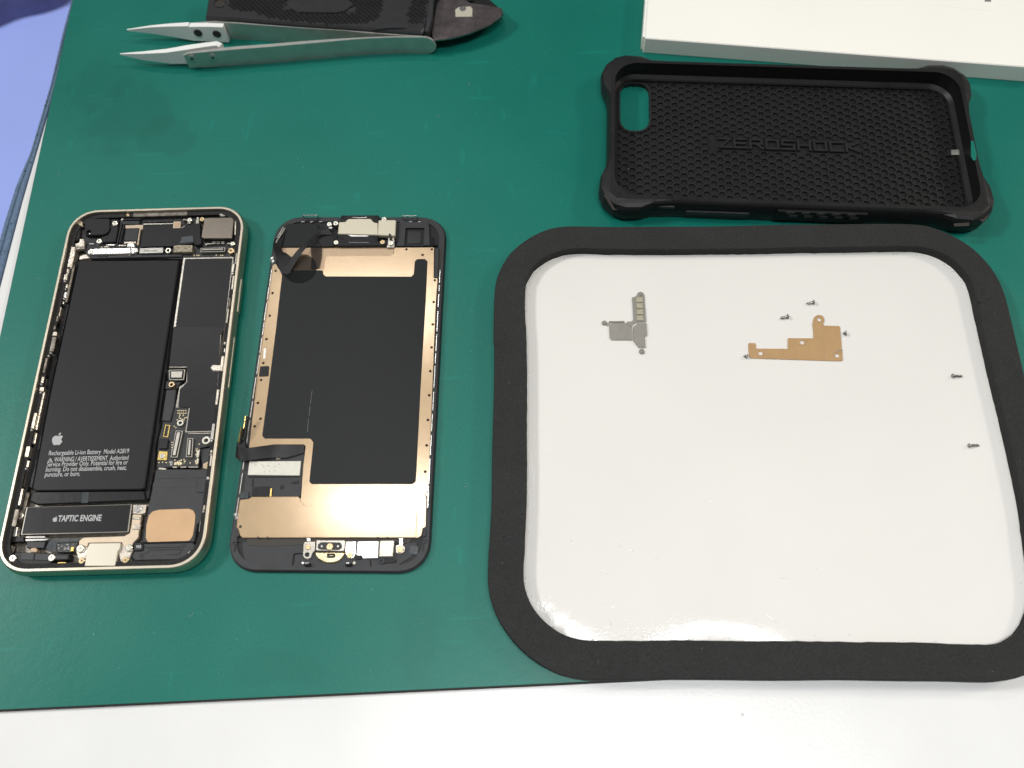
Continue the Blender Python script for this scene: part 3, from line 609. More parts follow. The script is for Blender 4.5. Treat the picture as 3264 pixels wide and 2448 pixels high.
q = P('B', [(495, 1556), (512, 1550), (525, 1562), (505, 1568)], 4.6); MB().plate(q, 3.5, 4.6, .2, r=.2).obj('bright_tab', M['steel_bright'], ph)
q = P('B', [(228, 1298), (396, 1296), (404, 1312), (222, 1314)], 4.4); MB().plate(q, 3.0, 4.5, .12, r=.15).obj('contact_pad', M['steel_bright'], ph)
q = P('B', [(220, 1322), (430, 1318), (420, 1330), (390, 1338), (225, 1342)], 4.2); MB().plate(q, 2.8, 4.3, .15, r=.2).obj('contact_pad', M['steel_bright'], ph)
q = P('B', [(235, 1346), (400, 1344), (385, 1402), (232, 1400)], 3.9); MB().plate(q, 1.7, 3.9, .15, r=.2).obj('chip', M['slate'], ph)
q = P('B', [(455, 1318), (700, 1312), (690, 1345), (505, 1355), (495, 1410), (500, 1440), (420, 1430), (400, 1400), (430, 1345)], 4.0); MB().plate(q, 1.7, 4.0, .15, r=.3).obj('silvery_film', M['clear_tape'], ph)
q = P('B', [(505, 1362), (690, 1350), (668, 1440), (500, 1438)], 4.3); fb = MB().plate(q, 1.7, 4.3, .1, r=.3).obj('flex_board', M['board'], ph)
sp_ = MB()
for _ in range(16):
    x, y = 512 + rnd.random() * 140, 1370 + rnd.random() * 62; g = W('B', x, y, 4.4); sp_.box(g[0] - .22, g[0] + .22, g[1] - .15, g[1] + .15, 4.3, 4.5, .04)
sp_.obj('solder_dots', M['print'], fb)
q = P('B', [(625, 1390), (648, 1392), (645, 1430), (620, 1432)], 4.9); MB().plate(q, 4.3, 4.9, .1).obj('gold_contact', M['gold'], fb)
q = P('B', [(268, 1402), (300, 1396), (325, 1405), (322, 1440), (265, 1438)], 4.4); MB().plate(q, 2.0, 4.4, .2, r=.3).obj('bronze_bracket', M['copper_dark'], ph)
q = P('B', [(100, 960), (235, 905), (262, 910), (215, 1080), (205, 1160), (120, 1215), (78, 1200), (85, 1080)], 3.6); MB().plate(q, 1.7, 3.8, .3, r=.6).obj('side_bracket', M['chassis'], ph)
g = W('B', 176, 1116, 4.6); screw(g[0], g[1], 1.2, 3.4, 4.6, M['clip'], ph)
q = P('B', [(62, 1206), (155, 1204), (140, 1302), (70, 1298), (60, 1250)], 4.4); g = W('B', 92, 1250, 4.4)
MB().plate(q, 2.4, 4.4, .12, r=.3, holes=[circle(g[0], g[1], .95, 16)]).obj('bright_tab', M['steel_bright'], ph)
q = P('B', [(40, 1378), (70, 1376), (85, 1378), (100, 1378), (108, 1380), (85, 1430), (80, 1432), (60, 1400)], 4.4); MB().plate(q, 2.4, 4.4, .12, r=.3).obj('bright_tab', M['silver'], ph)
q = P('B', [(60, 1310), (210, 1300), (205, 1345), (60, 1350)], 4.2); MB().plate(q, 1.7, 4.2, .15, r=.3).obj('plastic_tray', M['black'], ph)
for pts, m in (([(320, 1563), (470, 1558), (470, 1564), (320, 1570)], 'steel'), ([(1175, 1535), (1290, 1522), (1350, 1528), (1345, 1535), (1180, 1545)], 'clip'), ([(1400, 1520), (1565, 1512), (1562, 1534), (1395, 1538)], 'slate'), ([(630, 1573), (740, 1560), (745, 1570), (650, 1582)], 'steel_bright'), ([(995, 1562), (1110, 1556), (1060, 1568), (1010, 1572)], 'steel_bright')):
    MB().plate(P('B', pts, 4.6), 3.2, 4.8, .1, r=.15).obj('port_contact', M[m], ph)
# ---- latches along both long walls
for side in (-1, 1):
    y = 50.0
    while y > -52:
        ln = rnd.choice((1.2, 1.8, 2.6, 4.0, 6.0)); wd = rnd.uniform(.7, 1.6) if side < 0 else rnd.uniform(.5, 1.2); off = rnd.uniform(1.7, 2.6) if side < 0 else rnd.uniform(1.4, 2.0)
        top = rnd.uniform(4.6, 6.1); m = rnd.choice(('clip', 'clip', 'steel_bright', 'clip', 'chassis'))
        x0, x1 = side * (33.5 - off), side * (33.5 - off - wd)
        MB().plate(fillet(LL([(x0, y - ln), (x1, y - ln), (x1, y), (x0, y)]), .3), 2.4, top, .22).obj('side_latch', M[m], ph)
        if rnd.random() < .35:
            g = L(side * (33.5 - off - wd * .5), y - ln - .5); MB().cyl(g[0], g[1], .42, 3, top + .2, .25, 10).obj('solder_dot', M['steel_bright'], ph)
        y -= ln + rnd.uniform(.2, 1.5)
    # long inner rail
    for (ya, yb, xo, zt, m) in (((46, 30, 3.6, 4.6, 'chassis'), (27, -3, 3.2, 3.8, 'gasket'), (-6, -20, 2.6, 5.0, 'clip'), (-22, -48, 3.0, 3.9, 'gasket')) if side < 0 else ((50, 28, 2.4, 4.4, 'gasket'), (24, -2, 2.2, 5.2, 'clip'), (-4, -18, 2.2, 4.0, 'gasket'))):
        MB().plate(LL([(side * (33.5 - xo), ya), (side * (33.5 - xo - .9), ya), (side * (33.5 - xo - .9), yb), (side * (33.5 - xo), yb)]), 1.7, zt, .2).obj('side_rail', M[m], ph)
# ------------------------------------------------------------------ screen assembly lying face down
DX, DY, DR = -58.823, 123.236, -0.0447226
ds = thing('phone_screen', 'phone screen assembly lying face down, black frame around a copper-coloured back plate', 'phone screen', (DX, DY, 0))
def drr(d, r=10.5): return rrect(66.25 - 2 * d, 136.9 - 2 * d, r - d * .85, DX, DY, DR, n=12, sup=2.15)
_dc, _ds = math.cos(DR), math.sin(DR)
def DL(x, y): return (DX + _dc * x - _ds * y, DY + _ds * x + _dc * y)
b = MB(); prof = [(.55, .0), (.1, .35), (0, .8), (.12, 1.05), (.3, 1.1), (.35, 1.5)]; rg = [(drr(d), z) for d, z in prof]
for (p0, z0), (p1, z1) in zip(rg, rg[1:]): b.band(p0, z0, p1, z1, True)
b.cap([drr(.35)], 1.5); b.cap([drr(.55)], 0, up=False)
gl = b.obj('glass_frame', M['rubber'], ds)
# raised lip round the rim
MB().plate(drr(.5), 1.5, 1.95, .15, holes=[drr(2.6)]).obj('frame_lip', M['slate'], ds)
S = 1659
def CP(pts, z): return P('C', pts, z)
plate = [(1540, 412), (1890, 411), (1886, 680), (1922, 685), (1905, 900), (1875, S), (1838, S + 900), (1826, S + 905), (1822, S + 960), (1815, S + 1215), (1790, S + 1225), (1778, S + 1290), (1745, S + 1310), (205, S + 1312), (180, S + 1290), (163, S + 1228), (150, S + 1222), (160, S + 1100), (178, S + 978), (255, S + 968), (286, S + 950), (690, S + 948), (716, S + 970), (735, S + 700), (758, S + 505), (742, S + 488), (480, S + 488), (258, S + 520), (318, S), (450, 640), (470, 562), (498, 556), (520, 600), (620, 606), (920, 604), (932, 500), (950, 487), (1508, 484), (1535, 465)]
pp = ccw(CP(plate, 2.4))
dots_px = [(493, 617), (467, 813), (441, 1013), (413, 1219), (385, 1429), (365, 1579), (337, S + 122), (308, S + 329), (360, S + 262), (1897, 700), (1887, 892), (1878, 1090), (1868, 1292), (1857, 1500), (1847, S + 55), (1836, S + 273), (1825, S + 497), (1813, S + 728), (1647, 427), (1870, 427), (1789, 477)]
holes = [circle(*W('C', x, y, 2.4), .52, 10) for x, y in dots_px]
slot = CP([(388, 1302), (408, 1302), (402, 1392), (384, 1392)], 2.4)
pl = MB().plate(fillet(pp, .35, 3), 1.5, 2.4, .06, holes=holes).obj('back_plate', M['copper'], ds)
MB().plate(slot, 2.4, 2.44, .01, r=.3).obj('bright_slot', M['steel_bright'], pl)
q = CP([(358, 1460), (432, 1456), (438, 1470), (432, 1548), (345, 1552)], 2.4); MB().plate(q, 2.38, 2.47, .04, r=.4).obj('black_tape', M['black'], pl)
# upper step of the plate, one layer lower
q = CP([(545, 414), (1540, 412), (1530, 476), (1506, 486), (952, 490), (934, 506), (924, 606), (620, 608), (545, 600)], 2.1); us = MB().plate(q, 1.5, 2.1, .08, r=.2).obj('lower_plate', M['copper_dark'], ds)
q = CP([(968, 414), (976, 414), (970, 488), (962, 488)], 2.15); MB().plate(q, 2.1, 2.2, .05).obj('fold_line', M['copper'], us)
# folded lower shield with its own step
low = [(206, S + 1308), (182, S + 1288), (167, S + 1228), (156, S + 1215), (164, S + 1100), (182, S + 982), (258, S + 972), (290, S + 954), (688, S + 952), (712, S + 974), (716, S + 998), (735, S + 1000), (742, S + 1018), (765, S + 1030), (1700, S + 1030), (1728, S + 1042), (1738, S + 1070), (1731, S + 1308)]
MB().plate(CP(low, 2.75), 2.4, 2.72, .12, r=.5).obj('folded_shield', M['copper'], ds)
g = W('C', 183, S + 1212, 2.75); MB().cyl(g[0], g[1], .5, 2.7, 2.76, .02).obj('rivet_hole', M['recess'], pl)
for x in (338, 420, 1395, 1480):
    g = W('C', x, S + 1310, 2.6); MB().cyl(g[0], g[1], .35, 2.3, 2.74, .02, 8).obj('notch', M['recess'], pl)
# graphite sheet
gs = [(552, 640), (580, 612), (912, 612), (914, 648), (935, 666), (1690, 668), (1712, 645), (1720, 535), (1742, 513), (1812, 513), (1833, 535), (1816, 900), (1771, S), (1730, S + 815), (1700, S + 838), (812, S + 838), (790, S + 815), (826, S + 470), (800, S + 437), (398, S + 437), (375, S + 412), (430, S), (500, 1100)]
gr = MB().plate(CP(gs, 2.45), 2.4, 2.46, .02, r=.7, bottom=False).obj('graphite_sheet', M['graphite'], ds)
for x0, y0, x1, y1 in ((815, S + 15, 800, S + 130), (797, S + 150, 788, S + 240), (784, S + 255, 772, S + 380)):
    a_, c_ = W('C', x0, y0, 2.5), W('C', x1, y1, 2.5); MB().tube([(a_[0], a_[1], 2.46), (c_[0], c_[1], 2.46)], .035, 4).obj('scratch', M['print'], gr)
# driver board window at lower left
q = CP([(190, S + 640), (262, S + 520), (480, S + 490), (742, S + 490), (754, S + 508), (712, S + 945), (240, S + 950), (178, S + 970)], 1.9); wb = MB().plate(q, 1.5, 1.9, .05).obj('driver_board', M['slate'], ds)
q = CP([(262, S + 637), (717, S + 634), (705, S + 762), (247, S + 757)], 2.5); st = MB().plate(q, 1.9, 2.5, .12, r=.15).obj('white_label', M['label'], wb)
for _ in range(9):
    x, y = rnd.uniform(285, 560), rnd.uniform(S + 650, S + 740); q = CP([(x, y), (x + rnd.uniform(6, 18), y - 2), (x + 8, y + 5), (x, y + 6)], 2.52); MB().plate(q, 2.5, 2.53, bottom=False).obj('faint_mark', M['clear_tape'], st)
for pts, m, z in (([(298, S + 862), (440, S + 858), (452, S + 872), (446, S + 945), (285, S + 948), (288, S + 880)], 'tape', 2.3), ([(446, S + 872), (462, S + 872), (458, S + 948), (440, S + 948)], 'gold', 2.4), ([(182, S + 908), (256, S + 905), (250, S + 962), (176, S + 966)], 'clear_tape', 2.4), ([(500, S + 598), (538, S + 597), (535, S + 618), (496, S + 620)], 'beige', 2.2), ([(635, S + 812), (698, S + 808), (695, S + 832), (636, S + 836)], 'tape', 2.1), ([(250, S + 770), (700, S + 768), (700, S + 776), (250, S + 780)], 'tape', 2.1), ([(290, S + 790), (300, S + 788), (292, S + 860), (284, S + 860)], 'tape', 2.1), ([(530, S + 848), (566, S + 845), (570, S + 875), (535, S + 888)], 'tape', 2.0)):
    MB().plate(CP(pts, z), 1.9, z, .08, r=.2).obj('board_part', M[m], wb)
# display cable folded over the left edge, with upright gold connectors
def smooth3(p, n=6):
    o_ = []
    for i in range(len(p) - 1):
        a0, a1, a2, a3 = (Vector(p[max(0, i - 1)]), Vector(p[i]), Vector(p[i + 1]), Vector(p[min(len(p) - 1, i + 2)]))
        for k in range(n):
            t = k / n; v = .5 * ((2 * a1) + (a2 - a0) * t + (2 * a0 - 5 * a1 + 4 * a2 - a3) * t * t + (-a0 + 3 * a1 - 3 * a2 + a3) * t ** 3); o_.append(tuple(v))
    return o_ + [tuple(p[-1])]
L_, R_ = [], []
for (xa, ya, za), (xb, yb, zb) in (((748, S + 492, 2.6), (742, S + 560, 2.6)), ((600, S + 492, 2.7), (590, S + 604, 2.7)), ((480, S + 490, 3.2), (480, S + 604, 3.0)), ((330, S + 508, 4.2), (330, S + 618, 3.8)), ((220, S + 522, 4.6), (240, S + 632, 4.0)), ((165, S + 512, 4.6), (172, S + 628, 3.6)), ((148, S + 500, 4.0), (138, S + 596, 3.0))):
    a_, c_ = W('C', xa, ya, za), W('C', xb, yb, zb); L_.append((*a_, za)); R_.append((*c_, zb))
L_, R_ = smooth3(L_), smooth3(R_); fc = MB().sheet(L_, R_, .2, False); 
q = CP([(150, S + 460), (232, S + 440), (238, S + 520), (190, S + 560), (140, S + 590)], 3.6); fc.plate(q, 2.4, 3.6, .3, r=.4)
fc = fc.obj('flex_cable', M['tape'], ds)
for x0, y0, x1, y1, z0, z1 in ((230, S + 238, 200, S + 440, 6.0, 4.0), (190, S + 342, 168, S + 472, 6.0, 4.0)):
    a_, c_ = W('C', x0, y0, z0), W('C', x1, y1, z1); n = 16
    mb = MB(); body = MB()
    for k in range(n):
        t = k / n; t2 = (k + .6) / n
        pA = [a_[0] + (c_[0] - a_[0]) * t, a_[1] + (c_[1] - a_[1]) * t, z0 + (z1 - z0) * t]; pB = [a_[0] + (c_[0] - a_[0]) * t2, a_[1] + (c_[1] - a_[1]) * t2, z0 + (z1 - z0) * t2]
        mb.tube([pA, pB], .38, 6)
    body.tube([(a_[0] + .5, a_[1], z0 - .4), (c_[0] + .5, c_[1], z1 - .4)], .55, 6); cb = body.obj('cable_connector', M['black'], ds); mb.obj('gold_pins', M['gold'], cb)
# side clip strips
for side, x, segs in ((-1, -31.6, 15), (1, 31.6, 15)):
    y = 44.0
    b = MB()
    while y > -46:
        ln = rnd.uniform(2.5, 9); p = LL
        q = [DL(x - .16, y - ln), DL(x + .16, y - ln), DL(x + .16, y), DL(x - .16, y)]; b.plate(q, 1.9, rnd.uniform(2.7, 3.2), .06); y -= ln + rnd.uniform(.4, 1.6)
    b.obj('clip_strip', M['steel_bright'], ds)
    b = MB().plate([DL(x - .9 * side, -48), DL(x - .4 * side, -48), DL(x - .4 * side, 46), DL(x - .9 * side, 46)], 1.5, 2.0, .1).obj('black_gap', M['recess'], ds)
for x, y, z in ((462, 503, 2.8), (470, 530, 2.6), (1832, S + 932, 3.0), (140, S + 1105, 3.0), (150, S + 1130, 2.6)):
    g = W('C', x, y, z); MB().cyl(g[0], g[1], .85, 1.4, z, .4, 12).obj('edge_pin', M['steel_bright'], ds)
q = CP([(1895, 412), (1935, 420), (1925, 685), (1888, 678)], 2.5); MB().plate(q, 1.5, 2.5, .2, r=.3).obj('side_spacer', M['slate'], ds)
q = CP([(1940, 425), (1955, 430), (1940, 640), (1928, 640)], 2.3); MB().plate(q, 1.5, 2.1, .1).obj('black_gap', M['recess'], ds)
# ---- top end: film, speaker bracket, sensor well, clips
q = CP([(572, 222), (605, 200), (858, 200), (870, 243), (950, 252), (1035, 310), (1040, 402), (545, 408), (544, 260)], 2.6); fm = MB().plate(q, 1.5, 2.6, .15, r=.4).obj('black_film', M['graphite'], ds)
q = CP([(1590, 180), (1845, 190), (1855, 395), (1560, 400), (1570, 220)], 2.3); well = CP([(1636, 242), (1645, 236), (1800, 238), (1808, 246), (1800, 400), (1625, 400)], 2.3)
MB().plate(q, 1.5, 2.35, .15, r=.4, holes=[offset(ccw(well), .1)]).obj('sensor_well', M['slate'], ds)
q = CP([(1660, 270), (1775, 268), (1770, 375), (1652, 378)], 1.6); MB().plate(q, 1.5, 1.62, .04, r=.2).obj('sensor_glass', M['glassblack'], ds)
for pts in ([(1555, 215), (1582, 215), (1575, 360), (1550, 362)], [(1872, 312), (1878, 312), (1880, 385), (1920, 386), (1920, 392), (1870, 392)]):
    MB().plate(CP(pts, 2.6), 1.5, 2.6, .1).obj('moulded_rib', M['black'], ds)
for x in (733, 812, 892, 1603, 1682, 1760):
    q = CP([(x - 14, 182), (x + 14, 181), (x + 14, 188), (x - 14, 189)], 2.1); MB().plate(q, 1.9, 2.15, .05).obj('bright_tab', M['steel'], ds)
def wire(pts, r, name='hook_clip', m='steel'):
    MB().tube([(*W('C', x, y, z), z) for x, y, z in pts], r, 7).obj(name, M[m], ds)
for x0, x1, y in ((732, 862, 128), (1607, 1738, 133)):
    wire([(x0, y, 3.4), (x1, y, 3.4)], .22); wire([(x0 + 4, y + 6, 3.2), (x0 + 24, y + 40, 2.2), (x1 - 4, y + 40, 2.2), (x1 + 6, y + 8, 3.2)], .24, m='slate')
    q = CP([(x0 + 12, y + 30), (x1 - 2, y + 28), (x1 + 12, y + 48), (x0 + 22, y + 50)], 2.2); MB().plate(q, 1.4, 2.2, .15, r=.2).obj('clip_base', M['slate'], ds)
q = CP([(1070, 126), (1398, 124), (1408, 138), (1400, 235), (1395, 360), (1470, 340), (1482, 372), (1462, 396), (1060, 400), (1000, 392), (1012, 340), (1040, 330), (1040, 290), (1060, 240)], 3.4)
eb = MB().plate(q, 1.5, 3.4, .3, r=.4).obj('earpiece_bracket', M['black'], ds)
for x, y in ((1090, 142), (1380, 146), (1075, 330), (1380, 330)):
    g = W('C', x, y, 3.5); MB().plate(circle(g[0], g[1], .75, 14), 3.4, 3.6, .08, holes=[circle(g[0], g[1], .42, 10)]).obj('moulded_ring', M['black'], eb)
q = CP([(1118, 172), (1140, 160), (1330, 158), (1360, 190), (1394, 196), (1395, 302), (1042, 292), (1052, 188), (1110, 186)], 4.0); MB().plate(q, 3.0, 4.1, .2, r=.25).obj('khaki_plate', M['cream_plate'], eb)
q = CP([(1402, 172), (1545, 170), (1555, 178), (1548, 310), (1395, 304), (1398, 200)], 4.0); MB().plate(q, 2.5, 4.15, .2, r=.25).obj('khaki_plate', M['cream_plate'], eb)
q = CP([(1120, 298), (1325, 305), (1300, 316), (1160, 316)], 3.8); MB().plate(q, 3.4, 3.8, .15, r=.2).obj('bright_tab', M['steel_bright'], eb)
wire([(1170, 148, 3.7), (1240, 152, 3.7), (1300, 145, 3.7)], .3)
q = CP([(1060, 345), (1385, 348), (1385, 352), (1060, 350)], 3.6); MB().plate(q, 3.4, 3.55, .05).obj('moulded_rib', M['slate'], eb)
for x in (1142, 1165, 1186, 1207, 1230, 1252, 1275, 1298):
    q = CP([(x, 364), (x + 13, 365), (x + 13, 369), (x, 368)], 3.45); MB().plate(q, 3.4, 3.44, bottom=False).obj('faint_mark', M['print'], eb)
q = CP([(1486, 322), (1540, 322), (1542, 410), (1470, 414), (1480, 380)], 3.0); MB().plate(q, 1.8, 3.0, .1, r=.4).obj('ground_tab', M['silver'], ds)
q = CP([(1490, 298), (1512, 298), (1522, 345), (1500, 348)], 3.4); MB().plate(q, 2.9, 4.2, .1, r=.2).obj('black_strap', M['recess'], ds)
for x, y, r, m, z in ((966, 205, .98, 'screw', 3.8), (1022, 197, 1.0, 'screw', 3.8), (1448, 160, .98, 'screw', 4.0), (1025, 366, .92, 'screw', 3.8), (1435, 363, .92, 'screw_brass', 3.8), (1510, 372, 1.0, 'screw', 3.6)):
    g = W('C', x, y, z); screw(g[0], g[1], r, 2.2, z, M[m], ds)
q = CP([(960, 232), (992, 232), (990, 244), (962, 244)], 3.4); MB().plate(q, 2, 3.4, .1).obj('bright_tab', M['steel_bright'], ds)
# ---- sensor flex twisted across the upper left corner
Lp = [(955, 246, 4.2), (880, 272, 4.2), (815, 318, 4.8), (750, 378, 5.2), (690, 430, 5.2), (645, 488, 4.6), (600, 560, 3.8), (560, 600, 3.2), (540, 640, 3.0)]
Rp = [(990, 300, 3.4), (905, 300, 3.8), (838, 335, 4.4), (778, 398, 4.8), (738, 440, 4.8), (690, 510, 4.2), (650, 580, 3.6), (622, 622, 3.2), (600, 652, 3.0)]
MB().sheet(smooth3([(*W('C', x, y, z), z) for x, y, z in Lp]), smooth3([(*W('C', x, y, z), z) for x, y, z in Rp]), .18, False).obj('sensor_flex', M['black'], ds)
Lp = [(548, 285, 2.9), (480, 350, 3.8), (472, 420, 4.6), (500, 500, 4.6), (520, 590, 3.8), (545, 640, 3.2)]
Rp = [(575, 300, 2.9), (548, 380, 3.4), (550, 440, 3.8), (600, 470, 3.8), (640, 520, 3.4), (625, 640, 3.1)]
MB().sheet(smooth3([(*W('C', x, y, z), z) for x, y, z in Lp]), smooth3([(*W('C', x, y, z), z) for x, y, z in Rp]), .18, False).obj('sensor_flex', M['black'], ds)
q = CP([(870, 300), (1000, 300), (1030, 400), (900, 405), (865, 350)], 3.0); MB().plate(q, 2.6, 3.0, .15, r=.6).obj('flex_pad', M['black'], ds)
c0 = W('C', 706, 590, 3.05)
MB().plate(circle(c0[0], c0[1], 6.2, 36), 2.78, 2.84, .01).obj('tinted_film', M['film'], ds)
q = CP([(800, 404), (905, 404), (900, 500), (880, 600), (800, 612), (810, 520)], 2.6); MB().plate(q, 2.62, 2.68, .01, r=1.0).obj('tinted_film', M['film'], ds)
for a_, c_ in (((577, 240, 3.6), (495, 372, 3.6)), ((560, 236, 3.2), (484, 372, 3.2))):
    wire([a_, c_], .26, 'flex_connector', 'steel')
# ---- home-button end
q = CP([(190, S + 1335), (720, S + 1370), (1480, S + 1380), (1710, S + 1350), (1745, S + 1360), (1690, S + 1480), (1560, S + 1560), (260, S + 1556), (215, S + 1490)], 1.7); MB().plate(q, 1.5, 1.72, .1, r=1.6).obj('lower_tray', M['slate'], ds)
q = CP([(240, S + 1318), (1690, S + 1318), (1690, S + 1338), (1670, S + 1358), (1200, S + 1340), (560, S + 1382), (350, S + 1388), (330, S + 1380), (262, S + 1378), (240, S + 1360)], 1.75); MB().plate(q, 1.5, 1.8, .05, r=.3).obj('black_gap', M['recess'], ds)
q = CP([(745, S + 1345), (845, S + 1342), (842, S + 1425), (822, S + 1440), (805, S + 1485), (780, S + 1500), (745, S + 1492), (733, S + 1460), (738, S + 1380)], 2.5); g = W('C', 772, S + 1459, 2.5)
hb = MB().plate(q, 1.7, 2.5, .12, r=.3, holes=[circle(g[0], g[1], .8, 14)]).obj('button_bracket', M['silver'], ds)
q = CP([(852, S + 1330), (1105, S + 1330), (1112, S + 1345), (1100, S + 1432), (845, S + 1425)], 2.9); MB().plate(q, 1.7, 2.9, .2, r=.3).obj('button_plate', M['silver'], ds)
q = CP([(890, S + 1350), (1060, S + 1352), (1080, S + 1372), (1076, S + 1402), (1050, S + 1420), (885, S + 1416), (864, S + 1400), (866, S + 1368)], 2.95); MB().plate(q, 2.9, 2.98, .04, r=.9).obj('dark_oval', M['slate'], ds)
for x in (900, 1043):
    g = W('C', x, S + 1386, 3.0); MB().cyl(g[0], g[1], .42, 2.9, 3.08, .06, 12).obj('rivet', M['steel'], ds)
g = W('C', 970, S + 1388, 3.5); screw(g[0], g[1], 1.15, 2.9, 3.5, M['screw_brass'], ds)
arc = [(838, S + 1434), (1105, S + 1438)] + [(971 + 135 * math.cos(a), S + 1436 + 100 * math.sin(a)) for a in [math.pi * k / 14 for k in range(1, 14)]]
MB().plate(CP(arc, 2.3), 1.6, 2.4, .35).obj('button_cup', M['cup'], ds)
q = CP([(948, S + 1448), (1020, S + 1450), (1016, S + 1488), (942, S + 1484)], 2.6); MB().plate(q, 2.4, 2.75, .1, r=.3, holes=[offset(ccw(q), .55)]).obj('black_socket', M['black'], ds)
q = CP([(1112, S + 1345), (1206, S + 1342), (1200, S + 1450), (1180, S + 1490), (1140, S + 1496), (1118, S + 1470), (1106, S + 1430)], 2.5); MB().plate(q, 1.7, 2.5, .12, r=.3).obj('button_bracket', M['steel_bright'], ds)
q = CP([(1216, S + 1342), (1402, S + 1340), (1396, S + 1490), (1262, S + 1494), (1252, S + 1468), (1205, S + 1468)], 2.8); MB().plate(q, 1.7, 2.8, .12, r=.25).obj('shield_plate', M['steel_bright'], ds)
q = CP([(1408, S + 1332), (1540, S + 1330), (1545, S + 1345), (1530, S + 1480), (1400, S + 1482)], 3.1); MB().plate(q, 1.7, 3.1, .3, r=.3).obj('shield_plate', M['silver'], ds)
q = CP([(1552, S + 1372), (1610, S + 1372), (1635, S + 1395), (1630, S + 1435), (1600, S + 1452), (1552, S + 1445)], 2.4); MB().plate(q, 1.7, 2.4, .1, r=.5).obj('bracket_tab', M['silver'], ds)
for x, y, r, m in ((775, 1390, .9, 'screw_brass'), (1146, 1464, .92, 'screw_brass'), (1591, 1412, 1.05, 'screw_brass')):
    g = W('C', x, S + y, 3.1); screw(g[0], g[1], r, 2.2, 3.0, M[m], ds)
for x, y0, y1 in ((783, 1312, 1342), (1598, 1312, 1372)):
    q = CP([(x - 18, S + y0), (x + 20, S + y0), (x + 18, S + y1), (x - 16, S + y1)], 2.4); MB().plate(q, 2.0, 2.4, .1).obj('bright_tab', M['steel_bright'], ds)
for x, m in ((732, 'steel_bright'), (1186, 'cream')):
    g = W('C', x, S + 1532, 2.4); MB().cyl(g[0], g[1], .5, 1.6, 2.3, .1, 12).obj('locating_pin', M[m], ds)
for x in (768, 1130):
    q = CP([(x - 32, S + 1532), (x + 30, S + 1530), (x + 38, S + 1558), (x - 20, S + 1562)], 3.0); MB().plate(q, 1.6, 3.2, .35, r=.5).obj('rubber_foot', M['black'], ds)
    q = CP([(x - 22, S + 1530), (x + 16, S + 1526), (x + 20, S + 1536), (x - 18, S + 1540)], 3.3); MB().plate(q, 2.6, 3.35, .12, r=.3).obj('bright_tab', M['steel_bright'], ds)
for pts in ([(650, S + 1450), (700, S + 1444), (735, S + 1446), (735, S + 1450), (700, S + 1449), (658, S + 1456), (645, S + 1556), (638, S + 1556)], [(1400, S + 1500), (1560, S + 1500), (1550, S + 1530), (1450, S + 1535), (1430, S + 1528)], [(1325, S + 1510), (1330, S + 1510), (1334, S + 1566), (1328, S + 1566)], [(1205, S + 1466), (1250, S + 1466), (1248, S + 1500), (1200, S + 1505)]):
    MB().plate(CP(pts, 2.1), 1.6, 2.2, .1, r=.15).obj('moulded_rib', M['black'], ds)
g = W('C', 1428, S + 1514, 2.4); MB().plate(circle(g[0], g[1], 1.1, 18), 1.6, 2.4, .12, holes=[circle(g[0], g[1], .5, 12)]).obj('moulded_ring', M['slate'], ds)
q = CP([(1680, S + 1380), (1750, S + 1384), (1748, S + 1460), (1670, S + 1455)], 2.0); MB().plate(q, 1.6, 2.02, .1, r=.4).obj('grey_pad', M['clear_tape'], ds)
for pts in ([(150, S + 1330), (165, S + 1345), (120, S + 1350), (120, S + 1360), (140, S + 1362), (132, S + 1430), (122, S + 1428), (130, S + 1372), (108, S + 1366), (110, S + 1345)], [(1790, S + 1325), (1830, S + 1322), (1828, S + 1350), (1800, S + 1362), (1795, S + 1425), (1786, S + 1425), (1790, S + 1358), (1818, S + 1342), (1818, S + 1332), (1790, S + 1334)]):
    MB().plate(CP(pts, 2.3), 1.6, 2.3, .06).obj('moulded_rib', M['slate'], ds)
for pts in ([(145, S + 1245), (172, S + 1248), (168, S + 1305), (140, S + 1300)], [(1795, S + 1238), (1822, S + 1236), (1815, S + 1300), (1785, S + 1305)]):
    MB().plate(CP(pts, 2.5), 1.5, 2.5, .1, r=.2).obj('corner_block', M['slate'], ds)

# ------------------------------------------------------------------ tray
oF = [(1577, 929), (1583, 885), (1598, 847), (1622, 808), (1657, 777), (1695, 752), (1734, 734), (1772, 724), (1812, 720), (1870, 720), (1929, 721), (2160, 720), (2400, 717), (2650, 714), (2860, 713), (2908, 713), (2940, 716), (2966, 721), (3015, 739), (3064, 764), (3098, 787), (3127, 813), (3153, 843), (3177, 875), (3195, 912), (3209, 953), (3232, 1051), (3264, 1176), (3305, 1370), (3350, 1600), (3378, 1780), (3388, 1900), (3385, 1980), (3368, 2050), (3335, 2105), (3300, 2138), (3264, 2156), (3218, 2170), (3170, 2176), (3100, 2174), (3026, 2171), (2700, 2166), (2404, 2164), (2123, 2164), (1940, 2169), (1870, 2170), (1812, 2160), (1785, 2152), (1758, 2140), (1725, 2122), (1695, 2101), (1663, 2073), (1637, 2043), (1612, 2010), (1590, 1973), (1574, 1938), (1563, 1903), (1557, 1870), (1556, 1841), (1558, 1760), (1563, 1678), (1567, 1600), (1571, 1300), (1574, 1100)]
